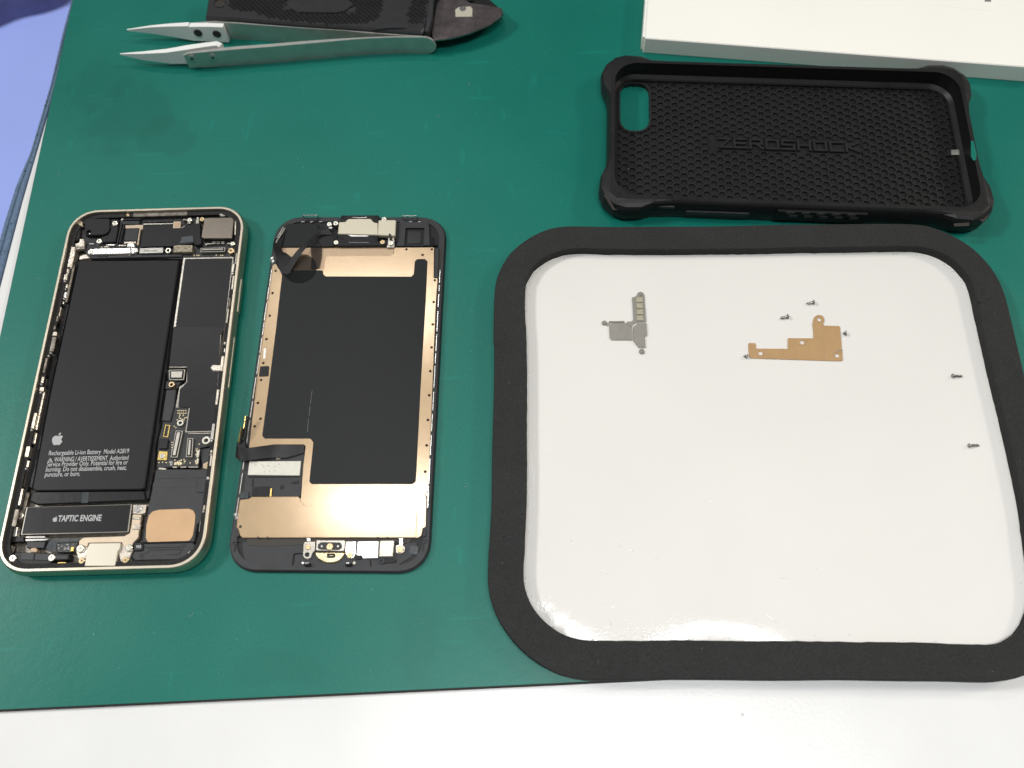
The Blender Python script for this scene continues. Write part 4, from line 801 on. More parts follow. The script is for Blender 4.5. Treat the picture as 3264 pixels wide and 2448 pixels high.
iF = [(1674, 929, 0), (1678, 908, 0), (1688, 885, 0), (1700, 868, 0), (1715, 853, 0), (1735, 839, 0), (1758, 827, 0), (1785, 817, 0), (1812, 812, 0), (1870, 811, 0), (1929, 813, 0), (2160, 813, 0), (2400, 810, 0), (2673, 807, 0), (2860, 804, 0), (2900, 803, 0), (2935, 807, 0), (2966, 815, 0), (2998, 829, 0), (3025, 846, 0), (3046, 864, 0), (3064, 887, 0), (3078, 908, 0), (3087, 930, 0), (3099, 985, 0), (3123, 1094, 0), (3150, 1215, 0), (3179, 1320, 0), (3210, 1460, 0), (3238, 1600, 0), (3262, 1720, .3), (3282, 1840, .5), (3288, 1900, .7), (3284, 1950, 1), (3268, 1990, 1), (3244, 2018, 1), (3228, 2030, 1), (3213, 2039, 1), (3190, 2048, 1), (3162, 2054, 1), (3135, 2055, 1), (2871, 2048, 1), (2404, 2042, 1), (2279, 2040, 1), (1929, 2042, 1), (1895, 2043, 1), (1863, 2043, 1), (1838, 2039, 1), (1812, 2031, 1), (1785, 2019, 1), (1758, 2004, 1), (1735, 1984, 1), (1715, 1961, 1), (1700, 1941, 1), (1688, 1919, 1), (1678, 1893, .9), (1672, 1868, .8), (1669, 1850, .7), (1669, 1833, .7), (1674, 1755, .5), (1679, 1600, .3), (1680, 1400, .1), (1679, 1224, 0), (1676, 1060, 0)]
TT, TB = 6.2, 2.2
oW = ccw([W('F', x, y, TT) for x, y in oF]); iW = ccw([W('F', x, y, TB + (TT - TB) * k) for x, y, k in iF])
tr = thing('sorting_tray', 'shallow white tray with a thick black foam rim, holding loose screws and brackets', 'tray', (75, 95, 0))
def even(p, n=260):
    r_ = resample(p + [p[0]], n + 1)[:-1]; return [((r_[i - 1][0] + 2 * r_[i][0] + r_[(i + 1) % n][0]) / 4, (r_[i - 1][1] + 2 * r_[i][1] + r_[(i + 1) % n][1]) / 4) for i in range(n)]
oW, iW = even(oW), even(iW)
def wavy(p, a): return [(x + a * math.sin(i * .11 + 1) + a * .6 * math.sin(i * .29), y + a * math.cos(i * .13) + a * .5 * math.sin(i * .37 + 2)) for i, (x, y) in enumerate(p)]
oW, iW = wavy(oW, .16), wavy(iW, .12)
b = MB(); jit = [rnd.gauss(0, .07) for _ in iW]
iJ = [(x + jit[k] * .8, y + jit[(k * 7) % len(jit)] * .8) for k, (x, y) in enumerate(iW)]
o1, o2_ = offset(oW, .25), offset(oW, 1.1)
b.band(o2_, .5, oW, 1.6, True); b.band(oW, 1.6, oW, TT - .5, True); b.band(oW, TT - .5, o1, TT, True)
i1 = offset(iJ, -.2); b.cap([o1, i1], TT); b.band(iJ, TB - .4, iJ, TT - .25, flip=True); b.band(iJ, TT - .25, i1, TT, flip=True); b.cap([o2_, iJ], .5, up=False)
b.obj('foam_rim', M['foam'], tr)
MB().plate(offset(oW, 1.3), 0, .9, .1).obj('tray_base', M['mat_core'], tr)
b = MB(); prev = offset(iW, -1.2); steps = [(-1.2, -1.5), (.0, -1.2), (1.2, -.90), (2.6, -.60), (4.2, -.32), (6.0, -.12), (8.0, -.03), (10.0, 0)]
f1, f2 = Vector(W('F', 1745, 1975, TB)), Vector(W('F', 2290, 2035, TB))
def roll(x, y):
    g_ = math.exp(-((x - f1.x) ** 2 + (y - f1.y) ** 2) / 170.0) + .9 * math.exp(-((x - f2.x) ** 2) / 260.0 - (y - f2.y) ** 2 / 60.0)
    return .03 + min(1.0, g_) * (1 + .12 * math.sin(x * 1.3) + .1 * math.sin(y * 2.1))
nI = len(iW); R0 = [offset(iW, d) for d, _ in steps]
vs = [(x, y, TB + z * roll(*iW[k])) for (d, z), ring_ in zip(steps, R0) for k, (x, y) in enumerate(ring_)]
b.add(vs, [(i * nI + k, i * nI + (k + 1) % nI, (i + 1) * nI + (k + 1) % nI, (i + 1) * nI + k) for i in range(len(steps) - 1) for k in range(nI)], True)
b.cap([R0[-1]], TB)
b.obj('white_dish', M['dish'], tr)
b = MB()
for _ in range(420):
    k = rnd.randrange(len(iW)); x, y = iW[k]
    if not (roll(x, y) > .25 or (y > 150 and (x < 25 or x > 140)) or rnd.random() < .25): continue
    q_ = offset(iW, abs(rnd.gauss(0, .9)) + .1)[k]; s_ = rnd.uniform(.05, .17); px0, py0 = q_[0] + rnd.gauss(0, .4), q_[1] + rnd.gauss(0, .4)
    b.add([(px0 - s_, py0 - s_ * .5, TB - .02), (px0 + s_, py0 - s_ * .6, TB - .02), (px0 + s_ * .2, py0 + s_, TB - .02), (px0, py0, TB + s_)], [(0, 1, 3), (1, 2, 3), (2, 0, 3), (0, 2, 1)])
b.obj('foam_crumbs', M['foam'], tr, kind='stuff')

# ------------------------------------------------------------------ brackets and screws in the tray
ZT = TB
def mp_(pts, z): return P('m', pts, z)
g0 = W('m', 700, 850, ZT)
nb = thing('shield_bracket', 'small grey nickel L-shaped bracket with four khaki pads, in the left half of the tray', 'bracket', (g0[0], g0[1], ZT))
q = mp_([(745, 375), (800, 362), (830, 340), (840, 300), (890, 272), (940, 290), (960, 330), (995, 805), (840, 812), (760, 850), (740, 905), (650, 840), (655, 803), (745, 795), (768, 760)], ZT + .5)
MB().plate(q, ZT + .25, ZT + .55, .07, r=.12).obj('bracket_arm', M['lid'], nb)
q = mp_([(330, 832), (640, 832), (742, 912), (758, 1125), (385, 1122), (350, 1085), (340, 880)], ZT + .6); MB().plate(q, ZT + .02, ZT + .7, .07, r=.25).obj('side_plate', M['lid'], nb)
q = mp_([(765, 900), (840, 835), (998, 835), (1012, 1040), (970, 1065), (982, 1250), (855, 1252), (768, 1140)], ZT + .6); MB().plate(q, ZT + .02, ZT + .7, .08, r=.1).obj('centre_plate', M['lid'], nb)
q = mp_([(340, 800), (610, 797), (612, 818), (335, 818)], ZT + .5); MB().plate(q, ZT + .3, ZT + .9, .06).obj('folded_lip', M['lid'], nb)
for pts in ([(840, 822), (998, 822), (998, 834), (842, 834)], [(855, 1254), (982, 1252), (982, 1266), (862, 1268)]):
    MB().plate(mp_(pts, ZT + .6), ZT + .1, ZT + .62, .03).obj('bright_edge', M['steel_bright'], nb)
for y in (418, 522, 632, 742):
    x = 878 + (y - 418) * .03; q = mp_([(x - 55, y - 45), (x + 55, y - 45), (x + 60, y + 42), (x - 60, y + 42)], ZT + .9); MB().plate(q, ZT + .5, ZT + .95, .08, r=.08).obj('foam_pad', M['gasket_pad'], nb)
for x, y, r in ((893, 322, .78), (258, 820, .92), (918, 1325, .98)):
    g = W('m', x, y, ZT + .7); MB().plate(circle(g[0], g[1], r, 16), ZT + .02, ZT + .85, .22, holes=[circle(g[0], g[1], r * .34, 10)]).obj('eyelet', M['lid'], nb)
q = mp_([(290, 820), (345, 825), (350, 880), (300, 870)], ZT + .5); MB().plate(q, ZT + .2, ZT + .5, .05).obj('bracket_arm', M['lid'], nb)
def Mp(pts, z): return P('M', pts, z)
g0 = W('M', 1100, 1100, ZT)
cb_ = thing('connector_bracket', 'flat copper-coloured stepped bracket with four screw holes, right of the tray centre', 'bracket', (g0[0], g0[1], ZT))
out_ = [(252, 1090), (265, 1066), (370, 1072), (384, 1090), (384, 1150), (395, 1165), (930, 1170), (948, 1160), (945, 1000), (960, 980), (1400, 985), (1398, 880), (1384, 740), (1400, 640), (1440, 585), (1495, 570), (1560, 585), (1592, 635), (1590, 690), (1568, 730), (1590, 760), (1850, 766), (1868, 785), (1918, 1370), (1870, 1385), (300, 1335), (262, 1295)]
hl = [circle(*W('M', x, y, ZT + .45), r, 14) for x, y, r in ((1500, 655, .78), (1200, 1055, .80), (466, 1248, .80), (1818, 1290, .78))]
cp = MB().plate(Mp(out_, ZT + .45), ZT + .12, ZT + .45, .06, r=.12, holes=hl).obj('plate', M['bracket_cu'], cb_)
def groove(pts, r=.13): 
    p3 = [(*W('M', x, y, ZT + .47), ZT + .46) for x, y in pts]; MB().tube(p3, r, 6).obj('pressed_line', M['copper_dark'], cp)
groove([(1125, 990), (1132, 1060), (1165, 1105), (1205, 1116), (1250, 1100), (1275, 1055), (1278, 990)]); groove([(400, 1170), (404, 1265), (430, 1300), (468, 1310), (512, 1298), (535, 1262), (532, 1172)])
groove([(1400, 665), (1480, 680), (1530, 715), (1545, 780), (1570, 1050), (1598, 1365)], .08); groove([(1750, 1375), (1758, 1250), (1775, 1232), (1908, 1226)])
q = Mp([(1785, 1200), (1912, 1190), (1912, 1204), (1790, 1212)], ZT + .5); MB().plate(q, ZT + .4, ZT + .55, .04).obj('bright_edge', M['steel_bright'], cp)
def loose_screw(label, c, head, tip, rh, rs, tilt=.35, flip=False):
    h, t = W(c, *head, ZT + rh * .9), W(c, *tip, ZT + rs)
    o = thing('loose_screw', label, 'screw', (h[0], h[1], ZT), 'loose screws in the tray')
    H3, T3 = Vector((h[0], h[1], ZT + rh)), Vector((t[0], t[1], ZT + rs * 1.05)); d = (T3 - H3).normalized(); n = 9
    pts = [H3, H3 + d * .18, H3 + d * .30, H3 + d * .42]; rr = [rh * .82, rh, rh * .9, rs * 1.3]
    MB().tube(pts, rr, 16).obj('screw_head', M['screw_grey'], o)
    ln = (T3 - H3).length; pts, rr = [], []
    k = .42; i = 0
    while k < ln: pts.append(H3 + d * k); rr.append(rs * (1.0 if i % 2 else .76)); k += .16; i += 1
    pts.append(T3); rr.append(rs * .5)
    if len(pts) > 1: MB().tube(pts, rr, 12).obj('thread', M['screw_grey'], o)
    return o
loose_screw('topmost of the six loose screws, above the ring of the copper bracket', 'M', (1415, 350), (1280, 372), .95, .46)
loose_screw('loose screw lying upper left of the copper bracket, left of the topmost screw', 'M', (958, 600), (818, 632), .95, .46)
loose_screw('very short loose screw standing just right of the copper bracket', 'M', (1985, 895), (1925, 900), .98, .50)
loose_screw('very short loose screw touching the lower left end of the copper bracket', 'M', (240, 1308), (172, 1295), .85, .50)
loose_screw('loose screw near the right rim of the tray, the upper of the two there', 'n', (355, 323), (503, 326), .82, .45)
loose_screw('loose screw near the right rim of the tray, the lower of the two there', 'n', (605, 1378), (753, 1370), .82, .45)

# ------------------------------------------------------------------ carton
ZB = 8.0
bc = thing('carton', 'flat white carton lying at the upper right behind the black phone case', 'box', (200, 330, 0))
c0, c1 = W('b', 163, 206, ZB), W('b', 2212, 360, ZB)
dv = Vector(c1) - Vector(c0); dn = dv.normalized(); lf = Vector((-dn.y, dn.x)); Wd = 162.5
c1 = Vector(c0) + dn * Wd; up_ = 100
bp = [tuple(c0), tuple(c1), tuple(c1 + lf * up_), tuple(Vector(c0) + lf * up_)]
MB().plate(bp, .2, ZB, .35, r=.5).obj('carton_body', M['carton'], bc)
fl_ = [tuple(Vector(c0) + lf * 1.5 - dn * .02), tuple(Vector(c0) + lf * 1.5 - dn * .95), tuple(Vector(c0) + lf * 80 - dn * .8), tuple(Vector(c0) + lf * 80 - dn * .02)]
MB().plate(fl_, .3, ZB - .8, .1).obj('end_flap', M['carton'], bc)
q = [tuple(Vector(c0) + lf * .4 - dn * .1), tuple(Vector(c0) + lf * .4 + dn * (Wd - 6)), tuple(Vector(c0) + lf * .75 + dn * (Wd - 6)), tuple(Vector(c0) + lf * .75 - dn * .1)]
q = P('b', [(1998, -14), (2034, -12), (2034, 9), (2000, 9)], ZB + .05); MB().plate(q, ZB, ZB + .04, bottom=False).obj('printed_block', M['carton_print'], bc)
pts3 = [(*W('b', x, y, ZB), ZB + .0) for x, y in ((1720, 22), (1745, 32), (1900, 46), (2010, 54), (2032, 46))]; MB().tube(pts3, .09, 5).obj('embossed_line', M['carton'], bc)

# ------------------------------------------------------------------ tweezers
def strip(name, mat, parent, path, zlo, zhi, th):
    """upright band following path, thickness th to its far side"""
    n = len(path); b = MB(); A, B_ = [], []
    for i in range(n):
        a = Vector(path[max(0, i - 1)]); c = Vector(path[min(n - 1, i + 1)]); t = (c - a).normalized(); nn = Vector((-t.y, t.x))
        hh = th[i] if isinstance(th, list) else th
        A.append(Vector(path[i])); B_.append(Vector(path[i]) + nn * hh)
    vs = []
    bev = .12
    for i in range(n):
        z0, z1 = zlo[i], zhi[i]; a, c = A[i], B_[i]; m = (c - a)
        k = min(.3, bev / max(m.length, .01))
        ring = [(a.x, a.y, z0), (a.x, a.y, z1 - bev), (a.x + m.x * k, a.y + m.y * k, z1), (c.x - m.x * k, c.y - m.y * k, z1), (c.x, c.y, z1 - bev), (c.x, c.y, z0)]
        vs += ring
    fs = []
    for i in range(n - 1):
        for k in range(6):
            k2 = (k + 1) % 6; fs.append((i * 6 + k, (i + 1) * 6 + k, (i + 1) * 6 + k2, i * 6 + k2))
    fs.append(tuple(range(6))); fs.append(tuple(range((n - 1) * 6, n * 6))[::-1])
    return b.add(vs, fs).obj(name, mat, parent)
g0 = W('F', 1000, 180, 0)
tw = thing('tweezers', 'steel tweezers with white ceramic tips lying on edge in front of the black-handled knife', 'tweezers', (g0[0], g0[1], 0))
def lerp_list(xs, vals, x):
    for i in range(len(xs) - 1):
        if x <= xs[i + 1]: return vals[i] + (vals[i + 1] - vals[i]) * (x - xs[i]) / (xs[i + 1] - xs[i])
    return vals[-1]
# near arm (its outer face towards the camera)
top = [(583, 173.5), (600, 170), (640, 167), (690, 162.5), (760, 156.5), (860, 149), (960, 140), (1040, 133), (1100, 127), (1180, 121.5), (1250, 119), (1310, 118.5), (1350, 119)]
path = [W('F', x, y, 9.0) for x, y in top]
n = len(path); zh = [8.4, 8.8] + [9.0] * (n - 2); zl = [1.2, 1.0, .6, .3, .1, .02, .02, .02, .02, .02, .02, .02, .02]
thn = [.7, 1.0, 1.3, 1.6, 1.7, 1.7, 1.6, 1.4, 1.0, .8, .75, .7, .7]
strip('near_arm', M['tweezer'], tw, path, zl, zh, thn)
# rounded closed end
endp = [W('F', x, y, 9.0) for x, y in ((1350, 119), (1358, 119.4), (1366, 119.9), (1373, 120.4), (1379, 121), (1383, 121.5), (1386, 122))]
strip('closed_end', M['tweezer'], tw, endp, [.02, .1, .45, 1.0, 1.8, 2.7, 4.0], [9.0, 8.95, 8.6, 8.1, 7.3, 6.4, 5.0], .9)
topu = [(604, 73), (630, 72), (680, 70), (730, 72), (840, 80), (960, 88), (1100, 97), (1180, 105), (1260, 111), (1330, 114), (1350, 116)]
path = [W('F', x, y, 9.0) for x, y in topu]; n = len(path)
strip('far_arm', M['tweezer'], tw, [(x, y - .1) for x, y in path], [.4, .3, .1] + [.02] * (n - 3), [8.6, 8.8] + [9.0] * (n - 2), [.6, .7, .8, .9, .95, .95, .9, .8, .7, .5, .35])
# ceramic tips
def tip(pts_top, zl, zh, th, dy=None): return strip('ceramic_tip', M['ceramic'], tw, [(p[0], p[1] - d) for p, d in zip([W('F', x, y, z) for (x, y), z in zip(pts_top, zh)], dy or th)], zl, zh, th)
tip([(405, 92), (480, 80), (540, 74), (600, 70), (604, 72.5), (660, 72), (712, 74)], [4.4, 3.2, 2.2, 1.1, 1.1, .7, .6], [5.1, 6.8, 8.0, 9.3, 8.8, 8.9, 9.0], [.5, 1.2, 1.8, 2.3, 2.3, 2.3, 2.2])
tip([(383, 169), (450, 164), (530, 159), (600, 155), (660, 148), (690, 144.5), (697, 150)], [4.4, 3.2, 2.0, 1.0, 1.0, 1.2, 1.2], [5.0, 6.8, 8.2, 9.2, 9.3, 9.2, 8.8], [.5, 1.4, 2.2, 2.6, 2.4, 2.4, 2.4], [.5, 1.3, 1.5, .4, 0, 0, 0])
# screws on the outer face of the near arm and through the far tip
def face_disc(pa, pb, u, v_, r, mat, name, push):
    """disc on a vertical face through ground line pa-pb; (u, z) placed by its seen position"""
    d2 = (Vector(pb) - Vector(pa)).normalized(); nn = Vector((d2.y, -d2.x))
    # intersect view ray with the vertical plane
    d = _fw + _rt * ((u - 1632) / FPX) - _up * ((v_ - 1224) / FPX)
    k = ((Vector(pa) + nn * push).dot(nn)) / (d.x * nn.x + d.y * nn.y)
    c = Vector((d.x * k, d.y * k, CAMH + d.z * k))
    b = MB(); N = 18; ex = Vector((d2.x, d2.y, 0)); n3 = Vector((nn.x, nn.y, 0))
    ring = lambda rr, o_: [c + ex * rr * math.cos(2 * math.pi * i / N) + Vector((0, 0, 1)) * rr * math.sin(2 * math.pi * i / N) + n3 * o_ for i in range(N)]
    a0, a1, a2 = ring(r, -.3), ring(r, .12), ring(r * .7, .16)
    vs = a0 + a1 + a2; fs = []
    for i in range(N):
        j = (i + 1) % N; fs += [(i, j, N + j, N + i), (N + i, N + j, 2 * N + j, 2 * N + i)]
    fs.append(tuple(range(2 * N, 3 * N))); b.add(vs, fs)
    o = b.obj(name, mat, tw)
    s_ = MB()
    for ang in (.5, 2.07):
        ax = ex * math.cos(ang) + Vector((0, 0, 1)) * math.sin(ang); s_.tube([c + ax * r * .5 + n3 * .17, c - ax * r * .5 + n3 * .17], r * .12, 5)
    s_.obj('cross_slot', M['recess'], o)
pa, pb = W('F', 583, 173.5, 9), W('F', 690, 162.5, 9)
face_disc(pa, pb, 612, 187, 1.7, M['tweezer'], 'screw', .05); face_disc(pa, pb, 678, 184, 1.7, M['tweezer'], 'screw', .3)
pa, pb = W('F', 600, 72, 9), W('F', 712, 74, 9)
face_disc(pa, pb, 631, 106, 1.75, M['recess'], 'screw', 2.45); face_disc(pa, pb, 691, 109, 1.75, M['recess'], 'screw', 2.35)

# ------------------------------------------------------------------ knife with checkered handle
ZK = 10.5
g0 = W('F', 950, 20, 0)
kn = thing('utility_knife', 'black knife with checkered plastic grip and short stained steel blade at the top edge', 'knife', (g0[0], g0[1], 0))
hp = [(668, -55), (655, 30), (651, 52), (656, 57), (700, 60), (760, 63), (840, 70), (960, 79), (1100, 88), (1200, 96), (1290, 103), (1346, 106), (1358, 90), (1382, -8), (1385, -60)]
hq = fillet(P('F', hp, ZK), 1.0); hb0 = MB(); hprev = None
for d_, z_ in ((6.5, .05), (5.2, 1.0), (3.6, 3.0), (1.2, 5.5), (.2, 7.4), (0, 8.6), (.35, 9.8), (1.1, ZK)):
    cur_ = offset(hq, d_) if d_ else hq
    if hprev: hb0.band(hprev[0], hprev[1], cur_, z_)
    else: hb0.cap([cur_], z_, up=False)
    hprev = (cur_, z_)
hb0.cap([hprev[0]], ZK)
hnd = hb0.obj('handle', M['grip'], kn)
q = P('F', [(1372, -20), (1384, -22), (1378, 55), (1366, 100), (1354, 102)], ZK); MB().plate(q, 6, ZK + .3, .2).obj('end_collar', M['slate'], kn)
def inside(x, y, poly):
    c = False; n = len(poly); j = n - 1
    for i in range(n):
        if (poly[i][1] > y) != (poly[j][1] > y) and x < (poly[j][0] - poly[i][0]) * (y - poly[i][1]) / (poly[j][1] - poly[i][1]) + poly[i][0]: c = not c
        j = i
    return c
reg1 = P('F', [(728, -60), (728, 28), (760, 33), (810, 38), (850, 55), (900, 63), (1000, 73), (1080, 80), (1150, 78), (1190, 68), (1212, 45), (1222, 20), (1218, -60)], ZK)
reg2 = P('F', [(1330, -60), (1312, 10), (1298, 45), (1305, 68), (1320, 80), (1345, 92), (1352, 60), (1365, -10), (1375, -60)], ZK)
flat = P('F', [(912, 12), (935, -4), (1100, -4), (1128, 18), (1098, 38), (1066, 44), (950, 42), (922, 28)], ZK)
b = MB(); px_, py_ = 2.05, 1.15; y = min(v[1] for v in reg1) ; row = 0
hs_ = [(W('F', 918, 22, ZK), 2.2), (W('F', 1121, 31, ZK), 2.2)]
while y < max(v[1] for v in reg1):
    x = min(v[0] for v in reg1) + (row % 2) * px_ / 2
    while x < max(v[0] for v in reg2):
        if (inside(x, y, reg1) or inside(x, y, reg2)) and not inside(x, y, flat) and all(math.dist((x, y), h) > r for h, r in hs_):
            a = px_ * .5; c = py_ * .95; z0 = ZK - .15
            b.add([(x - a, y, z0), (x, y - c, z0), (x + a, y, z0), (x, y + c, z0), (x, y, ZK + 1.15)], [(0, 1, 4), (1, 2, 4), (2, 3, 4), (3, 0, 4)])
        x += px_
    y += py_; row += 1
b.obj('checkered_grip', M['grip'], hnd)
MB().plate(flat, ZK - .3, ZK + .75, .2).obj('smooth_panel', M['grip'], hnd)
for (x, y, r) in ((700, 11, 2.3), (918, 22, 1.6), (1121, 31, 1.6)):
    g = W('F', x, y, ZK); MB().plate(circle(g[0], g[1], r + .35, 20), ZK - .2, ZK + .45, .2, holes=[circle(g[0], g[1], r - .1, 20)]).obj('hole_rim', M['grip'], hnd)
    MB().cyl(g[0], g[1], r, ZK - .1, ZK + .06).obj('dark_hole', M['recess'], hnd)
g = W('F', 1246, 108, ZK + .3); b = MB(); vs = []; fs = []; R = 8.0; rg_ = 10; sg = 40
for i in range(rg_ + 1):
    a = math.pi / 2 * i / rg_
    for k in range(sg):
        t = 2 * math.pi * k / sg; vs.append((g[0] + R * math.cos(a) * math.cos(t), g[1] + (R * .95) * math.cos(a) * math.sin(t), ZK - .6 + 1.3 * math.sin(a) ** 1.2))
for i in range(rg_):
    for k in range(sg): fs.append((i * sg + k, i * sg + (k + 1) % sg, (i + 1) * sg + (k + 1) % sg, (i + 1) * sg + k))
yl = W('F', 1246, 100, ZK)[1] + 1.2
vs = [(x, max(y, yl), z) for x, y, z in vs]
b.add(vs, fs, True).obj('thumb_pad', M['slate'], hnd)
blp = P('F', [(1400, 2), (1402, -30), (1470, -10), (1500, 8), (1574, 19), (1597, 24), (1603, 33), (1597, 50), (1561, 78), (1498, 104), (1434, 121), (1379, 127), (1375, 106), (1390, 15)], 7.0)
bl_ = MB().plate(blp, 6.0, 7.0, .3, r=.8).obj('blade', M['blade'], kn)
q = P('F', [(1451, 30), (1462, 22), (1500, 20), (1506, 28), (1505, 52), (1452, 53)], 7.2); MB().plate(q, 7.0, 7.15, .05, r=.3).obj('cream_sticker', M['cream'], bl_)
g = W('F', 1475, 27, 7.3); MB().cyl(g[0], g[1], 1.5, 7.1, 7.3, .1).obj('rivet', M['steel'], bl_)
q = P('F', [(1370, 124), (1434, 117), (1500, 100), (1560, 76), (1598, 48), (1604, 38), (1560, 0), (1400, -40), (1380, 20)], 4.0); MB().plate(q, 2.6, 4.6, .4, r=.8).obj('under_blade_shade', M['black'], kn)  # black plate added below the blade for its dark shadow band
q = P('F', [(1430, -60), (1500, -60), (1508, 4), (1440, 2)], 5.5); MB().plate(q, 3, 6, .3, r=.5).obj('pivot_block', M['black'], kn)

# ------------------------------------------------------------------ phone case
ZC, ZF = 10.2, 1.9
ci = [W('k', 350, 160, ZC), W('K', 1310, 235, ZC), W('K', 1745, 1290, ZC), W('k', 318, 1290, ZC), W('k', 180, 1150, ZC)]
tl = Vector(W('k', 240, 155, ZC)); trr = Vector(W('K', 1450, 245, ZC)); br_ = Vector(W('K', 1735, 1400, ZC)); bl0 = Vector(W('k', 185, 1285, ZC))
cc = (tl + trr + br_ + bl0) / 4; ax = ((trr - tl) + (br_ - bl0)).normalized(); CR = math.atan2(ax.y, ax.x)
CW, CL = ((tl - bl0).length + (trr - br_).length) / 2, ((trr - tl).length + (br_ - bl0).length) / 2
print('CASE', cc, math.degrees(CR), CW, CL)
ccx, ccy = cc.x, cc.y
cs, sn = math.cos(CR), math.sin(CR)
def Q(x, y): return (ccx + cs * x - sn * y, ccy + sn * x + cs * y)
def crr(d, r=9.5): return rrect(CL + 2 * d, CW + 2 * d, max(.5, r + d * .9), ccx, ccy, CR, n=12)
pc = thing('phone_case', 'black rugged phone case lying open side up, honeycomb lining and embossed ZEROSHOCK lettering', 'phone case', (ccx, ccy, 0))
# camera opening
co = P('k', [(258, 420), (262, 385), (290, 352), (340, 338), (420, 338), (470, 352), (500, 385), (508, 430), (512, 640), (500, 690), (470, 725), (420, 742), (340, 742), (300, 725), (270, 690), (258, 650)], ZF)
cofl = fillet(co, 1.2, 3)
# outer outline with corner bumpers
def outer(d, bump_):
    p = crr(d); o_ = []
    hx, hy = CL / 2 + d, CW / 2 + d
    for x, y in p:
        lx_, ly_ = cs * (x - ccx) + sn * (y - ccy), -sn * (x - ccx) + cs * (y - ccy)
        o_.append((lx_, ly_))
    res = []
    for sx, sy in ((1, 1), (-1, 1), (-1, -1), (1, -1)):
        k = bump_
        seq = [(hx, hy - 22), (hx + k * .25, hy - 17), (hx + k, hy - 12.5), (hx + k * 1.15, hy - 6.5), (hx + k * .55, hy - 2.4), (hx - 2.4, hy + k * .55), (hx - 6.5, hy + k * 1.15), (hx - 12.5, hy + k), (hx - 17, hy + k * .25), (hx - 24, hy)]
        seq = [(sx * x, sy * y) for x, y in seq]
        if sx * sy < 0: seq = seq[::-1]
        res += seq
    return [Q(x, y) for x, y in fillet(res, .8, 2, True)]
b = MB()
lev = [(1.4, 1.2, 0.0), (2.2, 1.9, .6), (2.6, 2.4, 2.5), (2.7, 2.5, 5.0), (2.4, 2.6, 7.8), (2.1, 2.3, 9.2), (1.7, 1.2, ZC - .35), (1.35, .3, ZC)]
rings_ = [(outer(d, k), z) for d, k, z in lev]
for (p0, z0), (p1, z1) in zip(rings_, rings_[1:]): b.band(p0, z0, p1, z1)
top_in = crr(.0)
def join(pa, pb, z, up=True):
    n = 420; a_ = resample(pa + [pa[0]], n + 1)[:-1]; c_ = []
    for x, y in a_:
        best = None
        for i in range(len(pb)):
            p, q_ = Vector(pb[i - 1]), Vector(pb[i]); e = q_ - p; t = 0 if e.length_squared < 1e-9 else max(0, min(1, (Vector((x, y)) - p).dot(e) / e.length_squared)); s_ = p + e * t; d_ = (s_ - Vector((x, y))).length
            if best is None or d_ < best[0]: best = (d_, s_)
        c_.append((best[1].x, best[1].y))
    b.band(a_, z, c_, z, flip=not up)
join(rings_[-1][0], top_in, ZC)
b.band(crr(.0), ZC, crr(.25), ZC - 1.0, True); b.band(crr(.25), ZC - 1.0, crr(.3), ZF + 1.6, True); b.band(crr(.3), ZF + 1.6, crr(-1.0), ZF + .45, True); b.band(crr(-1.0), ZF + .45, crr(-1.8), ZF + .4, True); b.band(crr(-1.8), ZF + .4, crr(-1.8), ZF - .6, False)
b.cap([rings_[0][0], cofl], 0, up=False)
b.cap([crr(-1.7), cofl], ZF - .6); b.band(ccw(cofl), 0, ccw(cofl), ZF - .6, flip=True)
shell = b.obj('shell', M['rubber'], pc)
rimc = offset(ccw(cofl), -.8); MB().plate(rimc, ZF - .6, ZF + .15, .12, holes=[offset(ccw(cofl), .02)]).obj('camera_opening_rim', M['rubber_in'], pc)
# honeycomb lining
hb_ = crr(-1.85)
A_ = 1.93; cols = 2.9; rows_ = 3.345
tx0, tx1 = W('k', 1075, 850, ZF), W('K', 650, 890, ZF)
def loc(p): return (cs * (p[0] - ccx) + sn * (p[1] - ccy), -sn * (p[0] - ccx) + cs * (p[1] - ccy))
t0 = loc(W('k', 1060, 905, ZF)); t1 = loc(W('K', 665, 925, ZF)); tyt = loc(W('k', 1120, 790, ZF))[1]
hc = MB(); LX, LY = CL / 2 - 1.85, CW / 2 - 1.85
def clampp(x, y):
    # keep inside the rounded rectangle
    r_ = 7.4; x_, y_ = max(-LX, min(LX, x)), max(-LY, min(LY, y))
    cx0, cy0 = math.copysign(LX - r_, x_), math.copysign(LY - r_, y_)
    if abs(x_) > LX - r_ and abs(y_) > LY - r_:
        v = Vector((x_ - cx0, y_ - cy0))
        if v.length > r_: v = v.normalized() * r_; x_, y_ = cx0 + v.x, cy0 + v.y
    return x_, y_
col_lo = [loc(p) for p in offset(ccw(cofl), -1.4)]
ncol = int(LX * 2 / cols) + 3
